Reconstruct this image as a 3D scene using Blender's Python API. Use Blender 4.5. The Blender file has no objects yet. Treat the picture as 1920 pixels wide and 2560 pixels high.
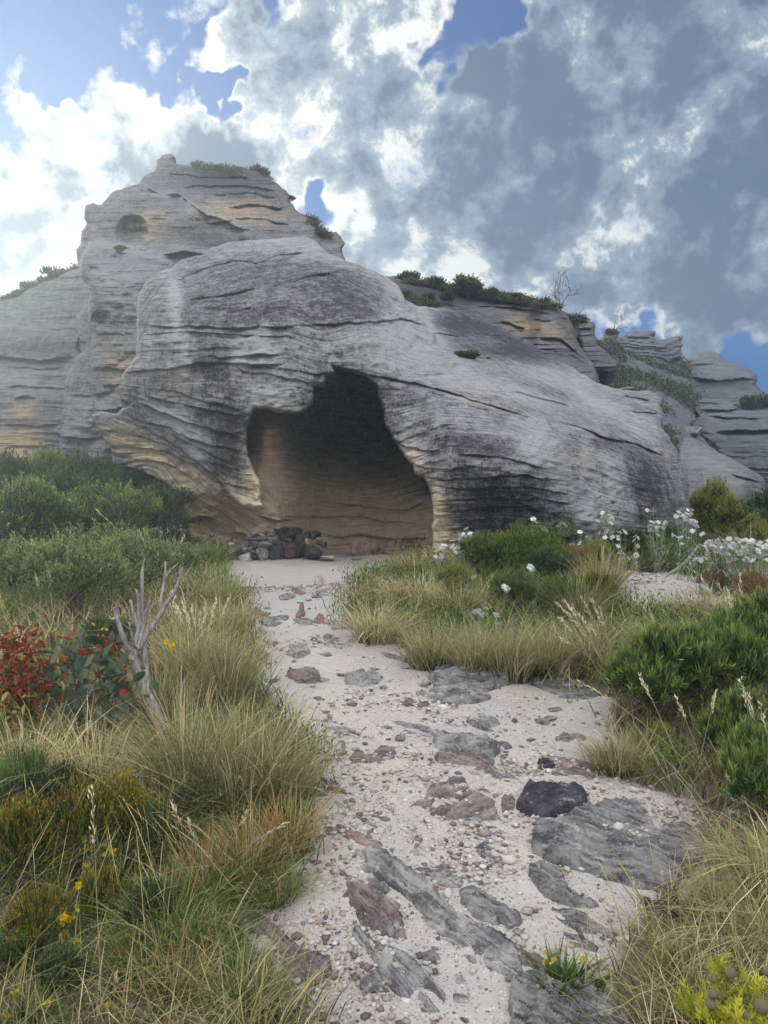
import bpy, math, random
import numpy as np
from mathutils import Vector

# ------------------------------------------------------------------ camera
sc = bpy.context.scene
F, CU, CV, EYE = 1922.0, 960.0, 1280.0, 1.6
cam_d = bpy.data.cameras.new("camera"); cam = bpy.data.objects.new("camera", cam_d)
sc.collection.objects.link(cam); sc.camera = cam
cam_d.sensor_fit = 'VERTICAL'; cam_d.sensor_height = 36.0; cam_d.lens = 36.0 * F / 2560.0
cam.location = (0, 0, EYE); cam.rotation_euler = (math.pi / 2, 0, 0)
cam_d.clip_start = 0.05; cam_d.clip_end = 5000
sc.view_settings.view_transform = 'Standard'; sc.view_settings.look = 'None'
sc.view_settings.exposure = 0.44; sc.view_settings.gamma = 1.0
sc.render.engine = 'CYCLES'
sc.cycles.use_denoising = True
sc.cycles.max_bounces = 5; sc.cycles.diffuse_bounces = 4; sc.cycles.glossy_bounces = 2
sc.cycles.transmission_bounces = 3; sc.cycles.transparent_max_bounces = 6; sc.cycles.volume_bounces = 0
sc.cycles.volume_step_rate = 4.0

# ------------------------------------------------------------------ sun and sky
SUN_AZ, SUN_EL = math.radians(-31.0), math.radians(20.0)      # azimuth from +Y towards +X
sun_d = bpy.data.lights.new("sun", 'SUN'); sun = bpy.data.objects.new("sun", sun_d)
sc.collection.objects.link(sun)
sun_d.energy = 2.6; sun_d.angle = math.radians(10); sun_d.color = (1.0, 0.88, 0.70)
sd = Vector((math.sin(SUN_AZ) * math.cos(SUN_EL), math.cos(SUN_AZ) * math.cos(SUN_EL), math.sin(SUN_EL)))
sun.rotation_euler = sd.to_track_quat('Z', 'Y').to_euler()

world = bpy.data.worlds.new("World"); sc.world = world; world.use_nodes = True
class NT:
    """small node-tree helper"""
    def __init__(s, t): s.t = t; s.n = t.nodes; s.l = t.links
    def new(s, typ, **kw):
        n = s.n.new(typ)
        for k, v in kw.items(): setattr(n, k, v)
        return n
    def put(s, sock, v):
        if v is None: return
        if isinstance(v, bpy.types.NodeSocket): s.l.new(v, sock)
        else: sock.default_value = v
    def math(s, op, a, b=None, c=None, clamp=False):
        n = s.new('ShaderNodeMath', operation=op, use_clamp=clamp)
        for i, v in enumerate((a, b, c)): s.put(n.inputs[i], v)
        return n.outputs[0]
    def vmath(s, op, a, b=None, scale=None):
        n = s.new('ShaderNodeVectorMath', operation=op)
        s.put(n.inputs[0], a); s.put(n.inputs[1], b)
        if scale is not None: s.put(n.inputs['Scale'], scale)
        return n.outputs['Value'] if op in ('LENGTH', 'DOT_PRODUCT', 'DISTANCE') else n.outputs[0]
    def mix(s, f, a, b, blend='MIX'):
        n = s.new('ShaderNodeMix', data_type='RGBA', blend_type=blend); n.clamp_factor = True
        s.put(n.inputs[0], f); s.put(n.inputs[6], a); s.put(n.inputs[7], b)
        return n.outputs[2]
    def noise(s, vec, scale, detail=4, rough=0.55, lac=2.0, dist=0.0, dim='3D', w=None):
        n = s.new('ShaderNodeTexNoise', noise_dimensions=dim)
        s.put(n.inputs['Vector'], vec)
        s.put(n.inputs['Scale'], scale); s.put(n.inputs['Detail'], detail); s.put(n.inputs['Roughness'], rough)
        s.put(n.inputs['Lacunarity'], lac); s.put(n.inputs['Distortion'], dist)
        return n.outputs['Fac']
    def ramp(s, v, a, b, lo=0.0, hi=1.0, smooth=True):
        n = s.new('ShaderNodeMapRange', interpolation_type='SMOOTHSTEP' if smooth else 'LINEAR')
        for i, x in zip((0, 1, 2, 3, 4), (v, a, b, lo, hi)): s.put(n.inputs[i], x)
        return n.outputs[0]
    def comb(s, x, y, z):
        n = s.new('ShaderNodeCombineXYZ')
        for i, v in enumerate((x, y, z)): s.put(n.inputs[i], v)
        return n.outputs[0]
    def sep(s, v):
        n = s.new('ShaderNodeSeparateXYZ'); s.put(n.inputs[0], v); return n.outputs
    def attr(s, name):
        n = s.new('ShaderNodeAttribute', attribute_name=name); return n
def C(r, g, b): return (r, g, b, 1.0)

def azel(u, v):
    """sky direction (azimuth, elevation) that the photo shows at a given place"""
    x, z = (u - CU) / F, -(v - CV) / F
    return math.atan2(x, 1.0), math.atan2(z, math.hypot(x, 1.0))

# clouds: (u, v, half width, half height, rotation deg, weight) in photo pixels of sky, turned into azimuth/elevation
CLOUD = [
 (40, 470, 130, 60, 0, .9), (30, 250, 60, 50, 60, .75), (90, 330, 50, 30, 40, .35), (20, 640, 150, 130, 0, .9), (90, 560, 120, 70, 0, .8),
 (330, 310, 190, 90, -10, 1.0), (380, 190, 90, 75, -40, 0.95), (200, 340, 70, 50, 0, .4), (330, 430, 260, 100, 15, .8), (520, 70, 35, 85, -35, .8), (560, 140, 50, 60, 0, .75),
 (700, 260, 160, 150, 30, 1.0), (620, 380, 120, 70, 20, .6), (860, 130, 150, 160, -35, 1.0), (1010, 60, 90, 90, 0, .8),
 (960, 300, 200, 170, 0, .95), (860, 480, 60, 70, -30, .45), (1010, 560, 130, 150, 0, .8), (900, 640, 120, 60, 0, .75), (1130, 470, 210, 190, 0, 1.0),
 (1100, 300, 180, 110, 0, .7), (1400, 330, 330, 260, 20, 1.25), (1330, 180, 190, 80, 35, .6), (1680, 200, 330, 300, 10, 1.35),
 (1500, 520, 330, 230, 10, 1.25), (1850, 450, 260, 330, 0, 1.2), (1250, 640, 220, 80, 0, .75), (1500, 640, 180, 50, 25, .7),
 (1460, 40, 60, 60, 40, .5), (1740, 700, 250, 120, -5, .55), (1850, 745, 120, 40, 30, .4), (420, 20, 30, 20, 0, .1),
 # clear gaps
 (1170, 110, 190, 110, 35, -2.0), (770, 460, 42, 80, -10, -1.3), (1180, 590, 45, 36, -30, -1.0), (965, 525, 45, 28, 0, -1.1), (535, 270, 35, 60, -40, -1.1),
 (220, 130, 150, 130, 0, -.9), (620, 60, 70, 90, -20, -.6), (90, 420, 50, 35, 0, -.25), (165, 230, 50, 80, 0, -.8), (690, 60, 90, 80, -30, -1.1), (1080, 250, 60, 35, 30, -.6), (1890, 860, 80, 60, 0, -.8), (120, 60, 160, 80, 0, -.9), (450, 120, 40, 70, -30, -.5), (130, 640, 30, 24, 0, -.5), (1650, 790, 140, 60, -10, -.9), (90, 700, 40, 30, 0, -.2), (760, 400, 40, 30, 0, -.4),
]
SHADE = [
 (360, 370, 230, 95, 12, 1.0), (480, 400, 200, 70, 25, .7), (60, 630, 100, 40, 0, .95), (150, 520, 90, 45, 0, .6), (20, 520, 60, 30, 0, .7),
 (1230, 430, 230, 140, 20, .75), (960, 320, 90, 90, 0, .55), (1420, 330, 260, 180, 30, .85), (1700, 250, 330, 240, 0, 1.1), (1850, 500, 280, 300, 0, 1.1),
 (1560, 560, 220, 110, 10, .8), (1330, 480, 140, 80, 0, .4), (830, 300, 60, 70, 0, .25), (1290, 610, 110, 60, 0, .3), (1720, 700, 280, 130, 0, .8),
 (1420, 680, 200, 30, 0, .1), (1420, 480, 40, 80, 30, -.7), (1590, 470, 60, 40, 10, -.5), (1680, 420, 80, 25, 15, -.5), (1120, 420, 50, 80, 0, -.35), (1530, 610, 160, 28, 25, -.6),
 (1560, 310, 60, 30, 0, -.35),
]
w = NT(world.node_tree); w.n.clear()
out = w.new('ShaderNodeOutputWorld'); bg = w.new('ShaderNodeBackground')
w.l.new(bg.outputs[0], out.inputs[0])
sky = w.new('ShaderNodeTexSky', sky_type='NISHITA', sun_disc=False)
sky.sun_elevation = SUN_EL; sky.sun_rotation = SUN_AZ; sky.air_density = 1.0; sky.dust_density = 0.1; sky.ozone_density = 2.5
SKY_STRENGTH = 0.1
bg.inputs[1].default_value = SKY_STRENGTH
d = w.new('ShaderNodeTexCoord').outputs['Generated']
dx, dy, dz = w.sep(w.vmath('NORMALIZE', d))
az = w.math('ARCTAN2', dx, dy); el = w.math('ARCSINE', dz)
ae = w.comb(az, el, 0.0)
nw1 = w.noise(d, 7.0, 4, .6); nw2 = w.noise(w.vmath('ADD', d, (5.2, 1.3, 2.7)), 7.0, 4, .6)
warp = w.comb(w.math('MULTIPLY_ADD', nw1, .26, -.13), w.math('MULTIPLY_ADD', nw2, .26, -.13), 0.0)
ae = w.vmath('ADD', ae, warp)
def blobs(lst):
    tot = None
    for u, v, ru, rv, rot, wt in lst:
        a, e = azel(u, v)
        m = w.new('ShaderNodeMapping', vector_type='TEXTURE')
        w.l.new(ae, m.inputs[0]); m.inputs[1].default_value = (a, e, 0)
        m.inputs[2].default_value = (0, 0, math.radians(rot))
        k_ = 1.7 if wt > 0 else 1.25
        m.inputs[3].default_value = (ru / F * k_, rv / F * k_, 1)
        f = w.ramp(w.vmath('LENGTH', m.outputs[0]), 0.15, 1.0, wt, 0.0)
        tot = f if tot is None else w.math('ADD', tot, f)
    return tot
cov = blobs(CLOUD); shd = blobs(SHADE)
cov = w.math('MINIMUM', cov, 1.12)
shd = w.ramp(shd, 0.0, 1.35, 0.0, .84, smooth=False)
# ragged cloud noise with its own sunward difference for relief
side = w.vmath('ADD', d, (sd.x * .05, 0.0, .022))
n1 = w.noise(d, 8.0, 10, .60, 2.15, .12); n2 = w.noise(side, 8.5, 6, .60, 2.15, .12)
n3 = w.noise(w.vmath('MULTIPLY', d, (1.0, 1.0, 1.5)), 10.0, 7, .6, 2.0, .15)
relief_ = w.math('SUBTRACT', n1, n2)
front = w.ramp(dy, -.15, .45)                                  # unseen sky behind the camera: bright cloud added to light the rocks
cov2 = w.math('MULTIPLY_ADD', w.math('SUBTRACT', n1, .5), 4.2, cov)
nb = w.noise(d, 2.2, 6, .6)
back = w.math('MULTIPLY_ADD', w.math('SUBTRACT', nb, .5), 3.0, .75)
covx = w.new('ShaderNodeMix', data_type='FLOAT'); w.put(covx.inputs[0], front); w.put(covx.inputs[2], back); w.put(covx.inputs[3], cov2)
dens = covx.outputs[0]
alpha = w.ramp(dens, .14, .74)
thick = w.math('MULTIPLY_ADD', relief_, 4.6, shd)
thick = w.math('MULTIPLY_ADD', w.math('SUBTRACT', n3, .5), 1.5, thick)
thick = w.math('ADD', thick, w.ramp(dens, .35, 1.5, -.30, .22))
core = w.ramp(thick, -.20, 1.42, smooth=False)
sundot = w.vmath('DOT_PRODUCT', w.vmath('NORMALIZE', d), (sd.x, sd.y, sd.z - .10))
glow = w.ramp(sundot, .80, 1.0)
K = 1.0 / SKY_STRENGTH
lit = w.mix(glow, C(.74 * K, .76 * K, .73 * K), C(.95 * K, .93 * K, .84 * K))
grey = w.mix(glow, C(.05 * K, .10 * K, .185 * K), C(.13 * K, .19 * K, .26 * K))
grey = w.mix(w.ramp(nb, .38, .62), grey, C(.085 * K, .125 * K, .20 * K))
mid_ = w.mix(glow, C(.22 * K, .285 * K, .365 * K), C(.60 * K, .66 * K, .68 * K))
cloudc = w.mix(w.ramp(core, .0, .42), lit, mid_)
cloudc = w.mix(w.ramp(core, .32, .95), cloudc, grey)
bk = w.mix(w.ramp(dz, .05, .85), C(.60 * K, .65 * K, .75 * K), C(2.1 * K, 2.08 * K, 2.06 * K))
cloudc = w.mix(front, bk, cloudc)  # unseen cloud behind the camera, brightness shaped for fill and top light
skyc = w.mix(1.0, sky.outputs[0], C(.15, .36, .68), 'MULTIPLY')
skyc = w.mix(w.math('MULTIPLY', glow, .15), skyc, C(.30 * K, .50 * K, .70 * K))
fin = w.mix(alpha, skyc, cloudc)
fin = w.mix(w.ramp(dz, 0.0, -.12), fin, C(.25 * K, .25 * K, .22 * K))
w.l.new(fin, bg.inputs[0])
world.cycles.sampling_method = 'MANUAL'; world.cycles.sample_map_resolution = 512

# ------------------------------------------------------------------ numpy helpers
def _h(i, j, k, s):
    with np.errstate(over='ignore'):
        n = (i.astype(np.int64) * 374761393 + j.astype(np.int64) * 668265263 + k.astype(np.int64) * 2147483647 + s * 1274126177) & 0xffffffff
        n = ((n ^ (n >> 13)) * 1274126177) & 0xffffffff
        n = ((n ^ (n >> 16)) * 2246822519) & 0xffffffff
    return ((n ^ (n >> 15)) & 0xffffff).astype(np.float64) / 0xffffff
def vn(x, y, z, s=0):
    x, y, z = np.broadcast_arrays(np.asarray(x, float), np.asarray(y, float), np.asarray(z, float))
    i, j, k = np.floor(x), np.floor(y), np.floor(z)
    fx, fy, fz = x - i, y - j, z - k
    fx, fy, fz = (f * f * (3 - 2 * f) for f in (fx, fy, fz))
    i, j, k = i.astype(np.int64), j.astype(np.int64), k.astype(np.int64)
    r = 0
    for a in (0, 1):
        for b in (0, 1):
            for c in (0, 1):
                r = r + _h(i + a, j + b, k + c, s) * (fx if a else 1 - fx) * (fy if b else 1 - fy) * (fz if c else 1 - fz)
    return r
def fbm(x, y, z, o=4, s=0, g=.5):
    t, a, n = 0, 1.0, 0.0
    for q in range(o):
        t = t + a * (vn(x * 2 ** q + 17.3 * q, y * 2 ** q + 9.1 * q, z * 2 ** q, s + q) - .5); n += a; a *= g
    return t / n * 2
def sm(x, a=0.0, b=1.0):
    t = np.clip((x - a) / (b - a), 0, 1); return t * t * (3 - 2 * t)

def mk(name, V, faces, mat=None, parent=None, smooth=True, attrs=None, sharp=None, loc=None, mats=None, midx=None):
    """one mesh object from numpy arrays; faces: list of int arrays (n,3) or (n,4)"""
    me = bpy.data.meshes.new(name)
    V = np.asarray(V, float)
    me.vertices.add(len(V)); me.vertices.foreach_set('co', V.ravel())
    faces = [np.asarray(f, np.int32) for f in faces if len(f)]
    nl = sum(f.size for f in faces); nf = sum(len(f) for f in faces)
    me.loops.add(nl); me.polygons.add(nf)
    me.loops.foreach_set('vertex_index', np.concatenate([f.ravel() for f in faces]))
    tot = np.concatenate([np.full(len(f), f.shape[1], np.int32) for f in faces])
    st = np.concatenate([[0], np.cumsum(tot)[:-1]]).astype(np.int32)
    me.polygons.foreach_set('loop_start', st)
    me.polygons.foreach_set('use_smooth', np.full(nf, smooth, bool))
    if midx is not None: me.polygons.foreach_set('material_index', np.asarray(midx, np.int32))
    me.update(calc_edges=True)
    for k, v in (attrs or {}).items():
        v = np.asarray(v, np.float32)
        if v.ndim == 1:
            a = me.attributes.new(k, 'FLOAT', 'POINT'); a.data.foreach_set('value', v)
        else:
            a = me.attributes.new(k, 'FLOAT_VECTOR', 'POINT'); a.data.foreach_set('vector', v.ravel())
    if sharp: me.set_sharp_from_angle(angle=math.radians(sharp))
    for m in (mats or ([mat] if mat else [])): me.materials.append(m)
    o = bpy.data.objects.new(name, me); sc.collection.objects.link(o)
    if parent: o.parent = parent
    if loc is not None: o.location = loc
    return o
def tag(o, label=None, cat=None, group=None, kind=None):
    if label: o['label'] = label
    if cat: o['category'] = cat
    if group: o['group'] = group
    if kind: o['kind'] = kind
    return o
def empty(name, loc, label, cat, group=None, rz=0.0):
    o = bpy.data.objects.new(name, None); sc.collection.objects.link(o)
    o.empty_display_size = .1; o.location = loc; o.rotation_euler = (0, 0, rz)
    return tag(o, label, cat, group)
def dup(root, loc, label=None, rz=0.0, scale=1.0, group=None, cat=None):
    """copy of a thing with copies of its parts and sub-parts, sharing mesh data"""
    r = root.copy(); sc.collection.objects.link(r)
    r.location = loc; r.rotation_euler = (0, 0, rz); r.scale = (scale,) * 3 if not isinstance(scale, tuple) else scale
    tag(r, label, cat, group)
    for ch in list(root.children):
        c = ch.copy(); sc.collection.objects.link(c); c.parent = r
        for g in ch.children:
            q = g.copy(); sc.collection.objects.link(q); q.parent = c
    return r

def ray(u, v, D):
    """point at distance D ahead of the photographer in the direction (u, v)"""
    return np.stack([(u - CU) / F * D, D + 0 * u, EYE - (v - CV) / F * D], -1)

# ------------------------------------------------------------------ ground profile
_gy = np.array([-600, -40, -5, 0, 1.2, 2.4, 3.2, 4.0, 5.5, 7.5, 10, 12, 14, 20, 40, 600.])
_gz = np.array([-12, -3.0, -.55, -.30, -.14, 0, .17, .32, .53, .70, .80, .84, .86, .9, 1.0, .6])
_gt = np.array([(_gz[i + 1] - _gz[i - 1]) / (_gy[i + 1] - _gy[i - 1]) if 0 < i < 15 else 0 for i in range(16)])
def prof(y):
    y = np.asarray(y, float); i = np.clip(np.searchsorted(_gy, y) - 1, 0, 14)
    h = _gy[i + 1] - _gy[i]; t = np.clip((y - _gy[i]) / h, 0, 1)
    return ((2 * t**3 - 3 * t**2 + 1) * _gz[i] + (t**3 - 2 * t**2 + t) * h * _gt[i] + (-2 * t**3 + 3 * t**2) * _gz[i + 1] + (t**3 - t**2) * h * _gt[i + 1])
def pathx(y): return np.interp(y, [0, 2.4, 4, 6, 8, 10, 13], [.15, .2, .35, -.1, -.75, -1.1, -1.0])
def gz(x, y):
    x = np.asarray(x, float); y = np.asarray(y, float)
    z = prof(y)
    near = sm(y, 60, 15)
    z = z + near * (.10 * fbm(x * .45, y * .45, 0 * x, 3, 5) + .03 * fbm(x * 2.2, y * 2.2, 0 * x + 4, 3, 6))
    bank = sm(np.abs(x - pathx(y)), .9, 2.6) * near * sm(y, 14, 9)
    z = z + .10 * bank
    z = z - .5 * sm(-x, 4, 12) * sm(y, 5, 12) * near
    return z
def at(u, v):
    """ground point that the photo shows at pixel (u, v)"""
    lo, hi = .8, 60.0
    ys = np.concatenate([np.linspace(.8, 20, 800), np.linspace(20, 80, 200)])
    f = (EYE - (v - CV) / F * ys) - gz((u - CU) / F * ys, ys)
    k = np.argmax(f < 0)
    if not (f < 0).any(): k = len(ys) - 1
    a = f[k - 1] / (f[k - 1] - f[k] + 1e-9) if k else 0
    y = ys[k - 1] + a * (ys[k] - ys[k - 1])
    x = (u - CU) / F * y
    return Vector((x, y, float(gz(x, y))))
def onto(u, v, y):
    """ground point on column u at distance y (v unused except for reading)"""
    x = (u - CU) / F * y
    return Vector((x, y, float(gz(x, y))))
# ------------------------------------------------------------------ rock materials
def rock_mat(name, pale, dark, warm, specks=.5, streak=1.0, sz=1.0, bump=.85, rough=.9, red=None):
    m = bpy.data.materials.new(name); m.use_nodes = True; t = NT(m.node_tree); t.n.clear()
    o = t.new('ShaderNodeOutputMaterial'); b = t.new('ShaderNodeBsdfPrincipled'); t.l.new(b.outputs[0], o.inputs[0])
    pos = t.new('ShaderNodeNewGeometry').outputs['Position']
    st = t.attr('stain').outputs['Fac']; wm = t.attr('warm').outputs['Fac']; bed = t.attr('bed').outputs['Fac']
    px, py, pz = t.sep(pos)
    sv = t.comb(t.math('MULTIPLY', px, 7 * sz), t.math('MULTIPLY', py, 7 * sz), t.math('MULTIPLY', pz, 1.1 * sz))
    ns = t.noise(sv, 1.0, 6, .65)                       # vertical water streaks
    fv = t.comb(t.math('MULTIPLY', px, 24 * sz), t.math('MULTIPLY', py, 24 * sz), t.math('MULTIPLY', pz, 7 * sz))
    nf = t.noise(fv, 1.0, 5, .7)
    big = t.noise(pos, .8 * sz, 5, .6)
    bv = t.comb(t.math('MULTIPLY', px, .9 * sz), t.math('MULTIPLY', py, .9 * sz), t.math('MULTIPLY', bed, 7.0))
    nbd = t.noise(bv, 1.0, 6, .68)                      # beds
    mot = t.noise(pos, 7 * sz, 8, .74)
    mf = t.noise(pos, 26 * sz, 4, .8)
    fl = t.noise(t.comb(t.math('MULTIPLY', px, 2.2 * sz), t.math('MULTIPLY', py, 2.2 * sz), t.math('MULTIPLY_ADD', bed, 26.0, t.math('MULTIPLY', mot, 1.2))), 1.0, 5, .62)
    f = t.math('ADD', st, t.math('MULTIPLY', t.math('SUBTRACT', ns, .5), 1.7 * streak))
    f = t.math('ADD', f, t.math('MULTIPLY', t.math('SUBTRACT', nf, .5), 1.9))
    f = t.math('ADD', f, t.math('MULTIPLY', t.math('SUBTRACT', big, .5), .5))
    f = t.math('ADD', f, t.math('MULTIPLY', t.math('SUBTRACT', nbd, .5), .6))
    f = t.math('ADD', f, t.math('MULTIPLY', t.math('SUBTRACT', mot, .5), 1.5))
    f = t.math('ADD', f, t.math('MULTIPLY', t.math('SUBTRACT', fl, .5), -1.0))
    f = t.math('ADD', f, t.math('MULTIPLY', t.math('SUBTRACT', mf, .5), 1.7))
    f = t.ramp(f, .02, 1.12, smooth=False)
    col = t.mix(f, C(*pale), C(*dark))
    wf = t.math('ADD', wm, t.math('MULTIPLY', t.math('SUBTRACT', t.noise(bv, 1.7, 4, .6), .5), .9))
    wf = t.ramp(wf, .25, .9)
    wcol = t.mix(f, C(*[c * 1.12 for c in warm]), C(*[c * .48 for c in warm]))
    col = t.mix(wf, col, wcol)
    if red:
        rf = t.ramp(t.noise(pos, 2.3, 4, .6), .60, .74)
        col = t.mix(t.math('MULTIPLY', rf, .35), col, C(*red))
    tex = t.math('MULTIPLY_ADD', t.math('SUBTRACT', t.math('ADD', mot, t.math('ADD', fl, nf)), 1.5), .85, 1.0)
    col = t.vmath('SCALE', col, scale=t.math('MAXIMUM', tex, .35))
    if specks:
        vo = t.new('ShaderNodeTexVoronoi', feature='F1'); t.put(vo.inputs['Vector'], pos); vo.inputs['Scale'].default_value = 13
        sp = t.math('LESS_THAN', vo.outputs['Distance'], .085)
        keep = t.math('GREATER_THAN', t.sep(vo.outputs['Color'])[0], 1 - specks * .35)
        col = t.mix(t.math('MULTIPLY', sp, keep), col, C(.62, .60, .56))
    t.l.new(col, b.inputs['Base Color'])
    b.inputs['Roughness'].default_value = rough; b.inputs['Specular IOR Level'].default_value = .25
    h = t.math('ADD', t.math('MULTIPLY', nbd, 1.4), t.math('MULTIPLY', nf, .30))
    h = t.math('ADD', t.math('ADD', h, t.math('MULTIPLY_ADD', mf, .4, t.math('MULTIPLY', mot, .55))), t.math('MULTIPLY', fl, .9))
    bp = t.new('ShaderNodeBump'); bp.inputs['Strength'].default_value = bump; bp.inputs['Distance'].default_value = .05 / sz
    t.l.new(h, bp.inputs['Height']); t.l.new(bp.outputs[0], b.inputs['Normal'])
    return m
M_ROCK = rock_mat('sandstone_grey', (.355, .352, .355), (.055, .050, .058), (.66, .54, .38), .9, 1.0)
M_PEAK = rock_mat('sandstone_weathered', (.25, .25, .255), (.065, .063, .068), (.42, .33, .22), .1, .8, .6)
M_FAR = rock_mat('sandstone_far', (.21, .21, .22), (.07, .073, .078), (.40, .32, .22), 0, .8, .35)

# ------------------------------------------------------------------ relief builder
def inpoly(U, V, P):
    P = np.asarray(P, float); n = len(P); r = np.zeros(U.shape, bool)
    for i in range(n):
        x1, y1 = P[i]; x2, y2 = P[(i + 1) % n]
        if y1 == y2: continue
        c = (V < max(y1, y2)) & (V >= min(y1, y2))
        if c.any():
            xi = x1 + (V - y1) * (x2 - x1) / (y2 - y1)
            r ^= c & (U < xi)
    return r
def nearest(U, V, P, closed=True):
    """distance to a polyline and the nearest point"""
    P = np.asarray(P, float); n = len(P); best = np.full(U.shape, 1e9); NU = U.copy(); NV = V.copy()
    for i in range(n if closed else n - 1):
        a, b = P[i], P[(i + 1) % n]; e = b - a; L = e @ e
        if L == 0: continue
        t = np.clip(((U - a[0]) * e[0] + (V - a[1]) * e[1]) / L, 0, 1)
        qx, qy = a[0] + t * e[0], a[1] + t * e[1]
        dd = (U - qx) ** 2 + (V - qy) ** 2
        k = dd < best; best = np.where(k, dd, best); NU = np.where(k, qx, NU); NV = np.where(k, qy, NV)
    return np.sqrt(best), NU, NV
def rough_poly(P, amp=2.5, seg=5.0, seed=1):
    """subdivide an outline and make it ragged"""
    P = np.asarray(P, float); out = []
    for i in range(len(P)):
        a, b = P[i], P[(i + 1) % len(P)]; L = np.hypot(*(b - a)); k = max(1, int(L / seg))
        for j in range(k):
            out.append(a + (b - a) * j / k)
    out = np.array(out)
    out = out + .5 * amp * np.stack([fbm(out[:, 0] * .13, out[:, 1] * .13, 0 * out[:, 0] + 3, 3, seed + 2), fbm(out[:, 0] * .13, out[:, 1] * .13, 0 * out[:, 0] + 6, 3, seed + 4)], -1)
    out[:, 0] += amp * fbm(out[:, 0] * .045, out[:, 1] * .045, 0 * out[:, 0], 4, seed, .6)
    out[:, 1] += amp * fbm(out[:, 0] * .045, out[:, 1] * .045, 0 * out[:, 0] + 9, 4, seed + 7, .6)
    return out
def tps(ctrl, U, V, reg=1e-4):
    """thin-plate interpolation of (u, v, value), evaluated coarse then upsampled"""
    c = np.asarray(ctrl, float); X = c[:, :2] / 100; y = c[:, 2]; n = len(c)
    def k(r2): return np.where(r2 > 0, .5 * r2 * np.log(r2 + 1e-12), 0)
    A = np.zeros((n + 3, n + 3)); r2 = ((X[:, None] - X[None]) ** 2).sum(-1)
    A[:n, :n] = k(r2) + reg * np.eye(n); A[:n, n] = 1; A[:n, n + 1:] = X; A[n, :n] = 1; A[n + 1:, :n] = X.T
    s = np.linalg.solve(A, np.concatenate([y, [0, 0, 0]]))
    g = 8.0
    gu = np.arange(U.min() - g, U.max() + 2 * g, g); gv = np.arange(V.min() - g, V.max() + 2 * g, g)
    GU, GV = np.meshgrid(gu, gv); R = s[n] + s[n + 1] * GU / 100 + s[n + 2] * GV / 100
    for i in range(n): R = R + s[i] * k((GU / 100 - X[i, 0]) ** 2 + (GV / 100 - X[i, 1]) ** 2)
    fu = (U - gu[0]) / g; fv = (V - gv[0]) / g; i = fu.astype(int); j = fv.astype(int); fu -= i; fv -= j
    return (R[j, i] * (1 - fu) + R[j, i + 1] * fu) * (1 - fv) + (R[j + 1, i] * (1 - fu) + R[j + 1, i + 1] * fu) * fv
def smin(a, b, k=.12):
    h = np.clip(.5 + .5 * (b - a) / k, 0, 1)
    m = b * (1 - h) + a * h - k * h * (1 - h)
    return np.where(np.abs(a - b) > 3 * k, np.minimum(a, b), m)
def spots(U, V, lst, base=0.0):
    r = np.full(U.shape, float(base))
    for u, v, ru, rv, rot, val in lst:
        a = math.radians(rot); x = U - u; y = V - v
        p = (x * math.cos(a) + y * math.sin(a)) / ru; q = (-x * math.sin(a) + y * math.cos(a)) / rv
        r = r + val * np.exp(-(p * p + q * q))
    return r
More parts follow.
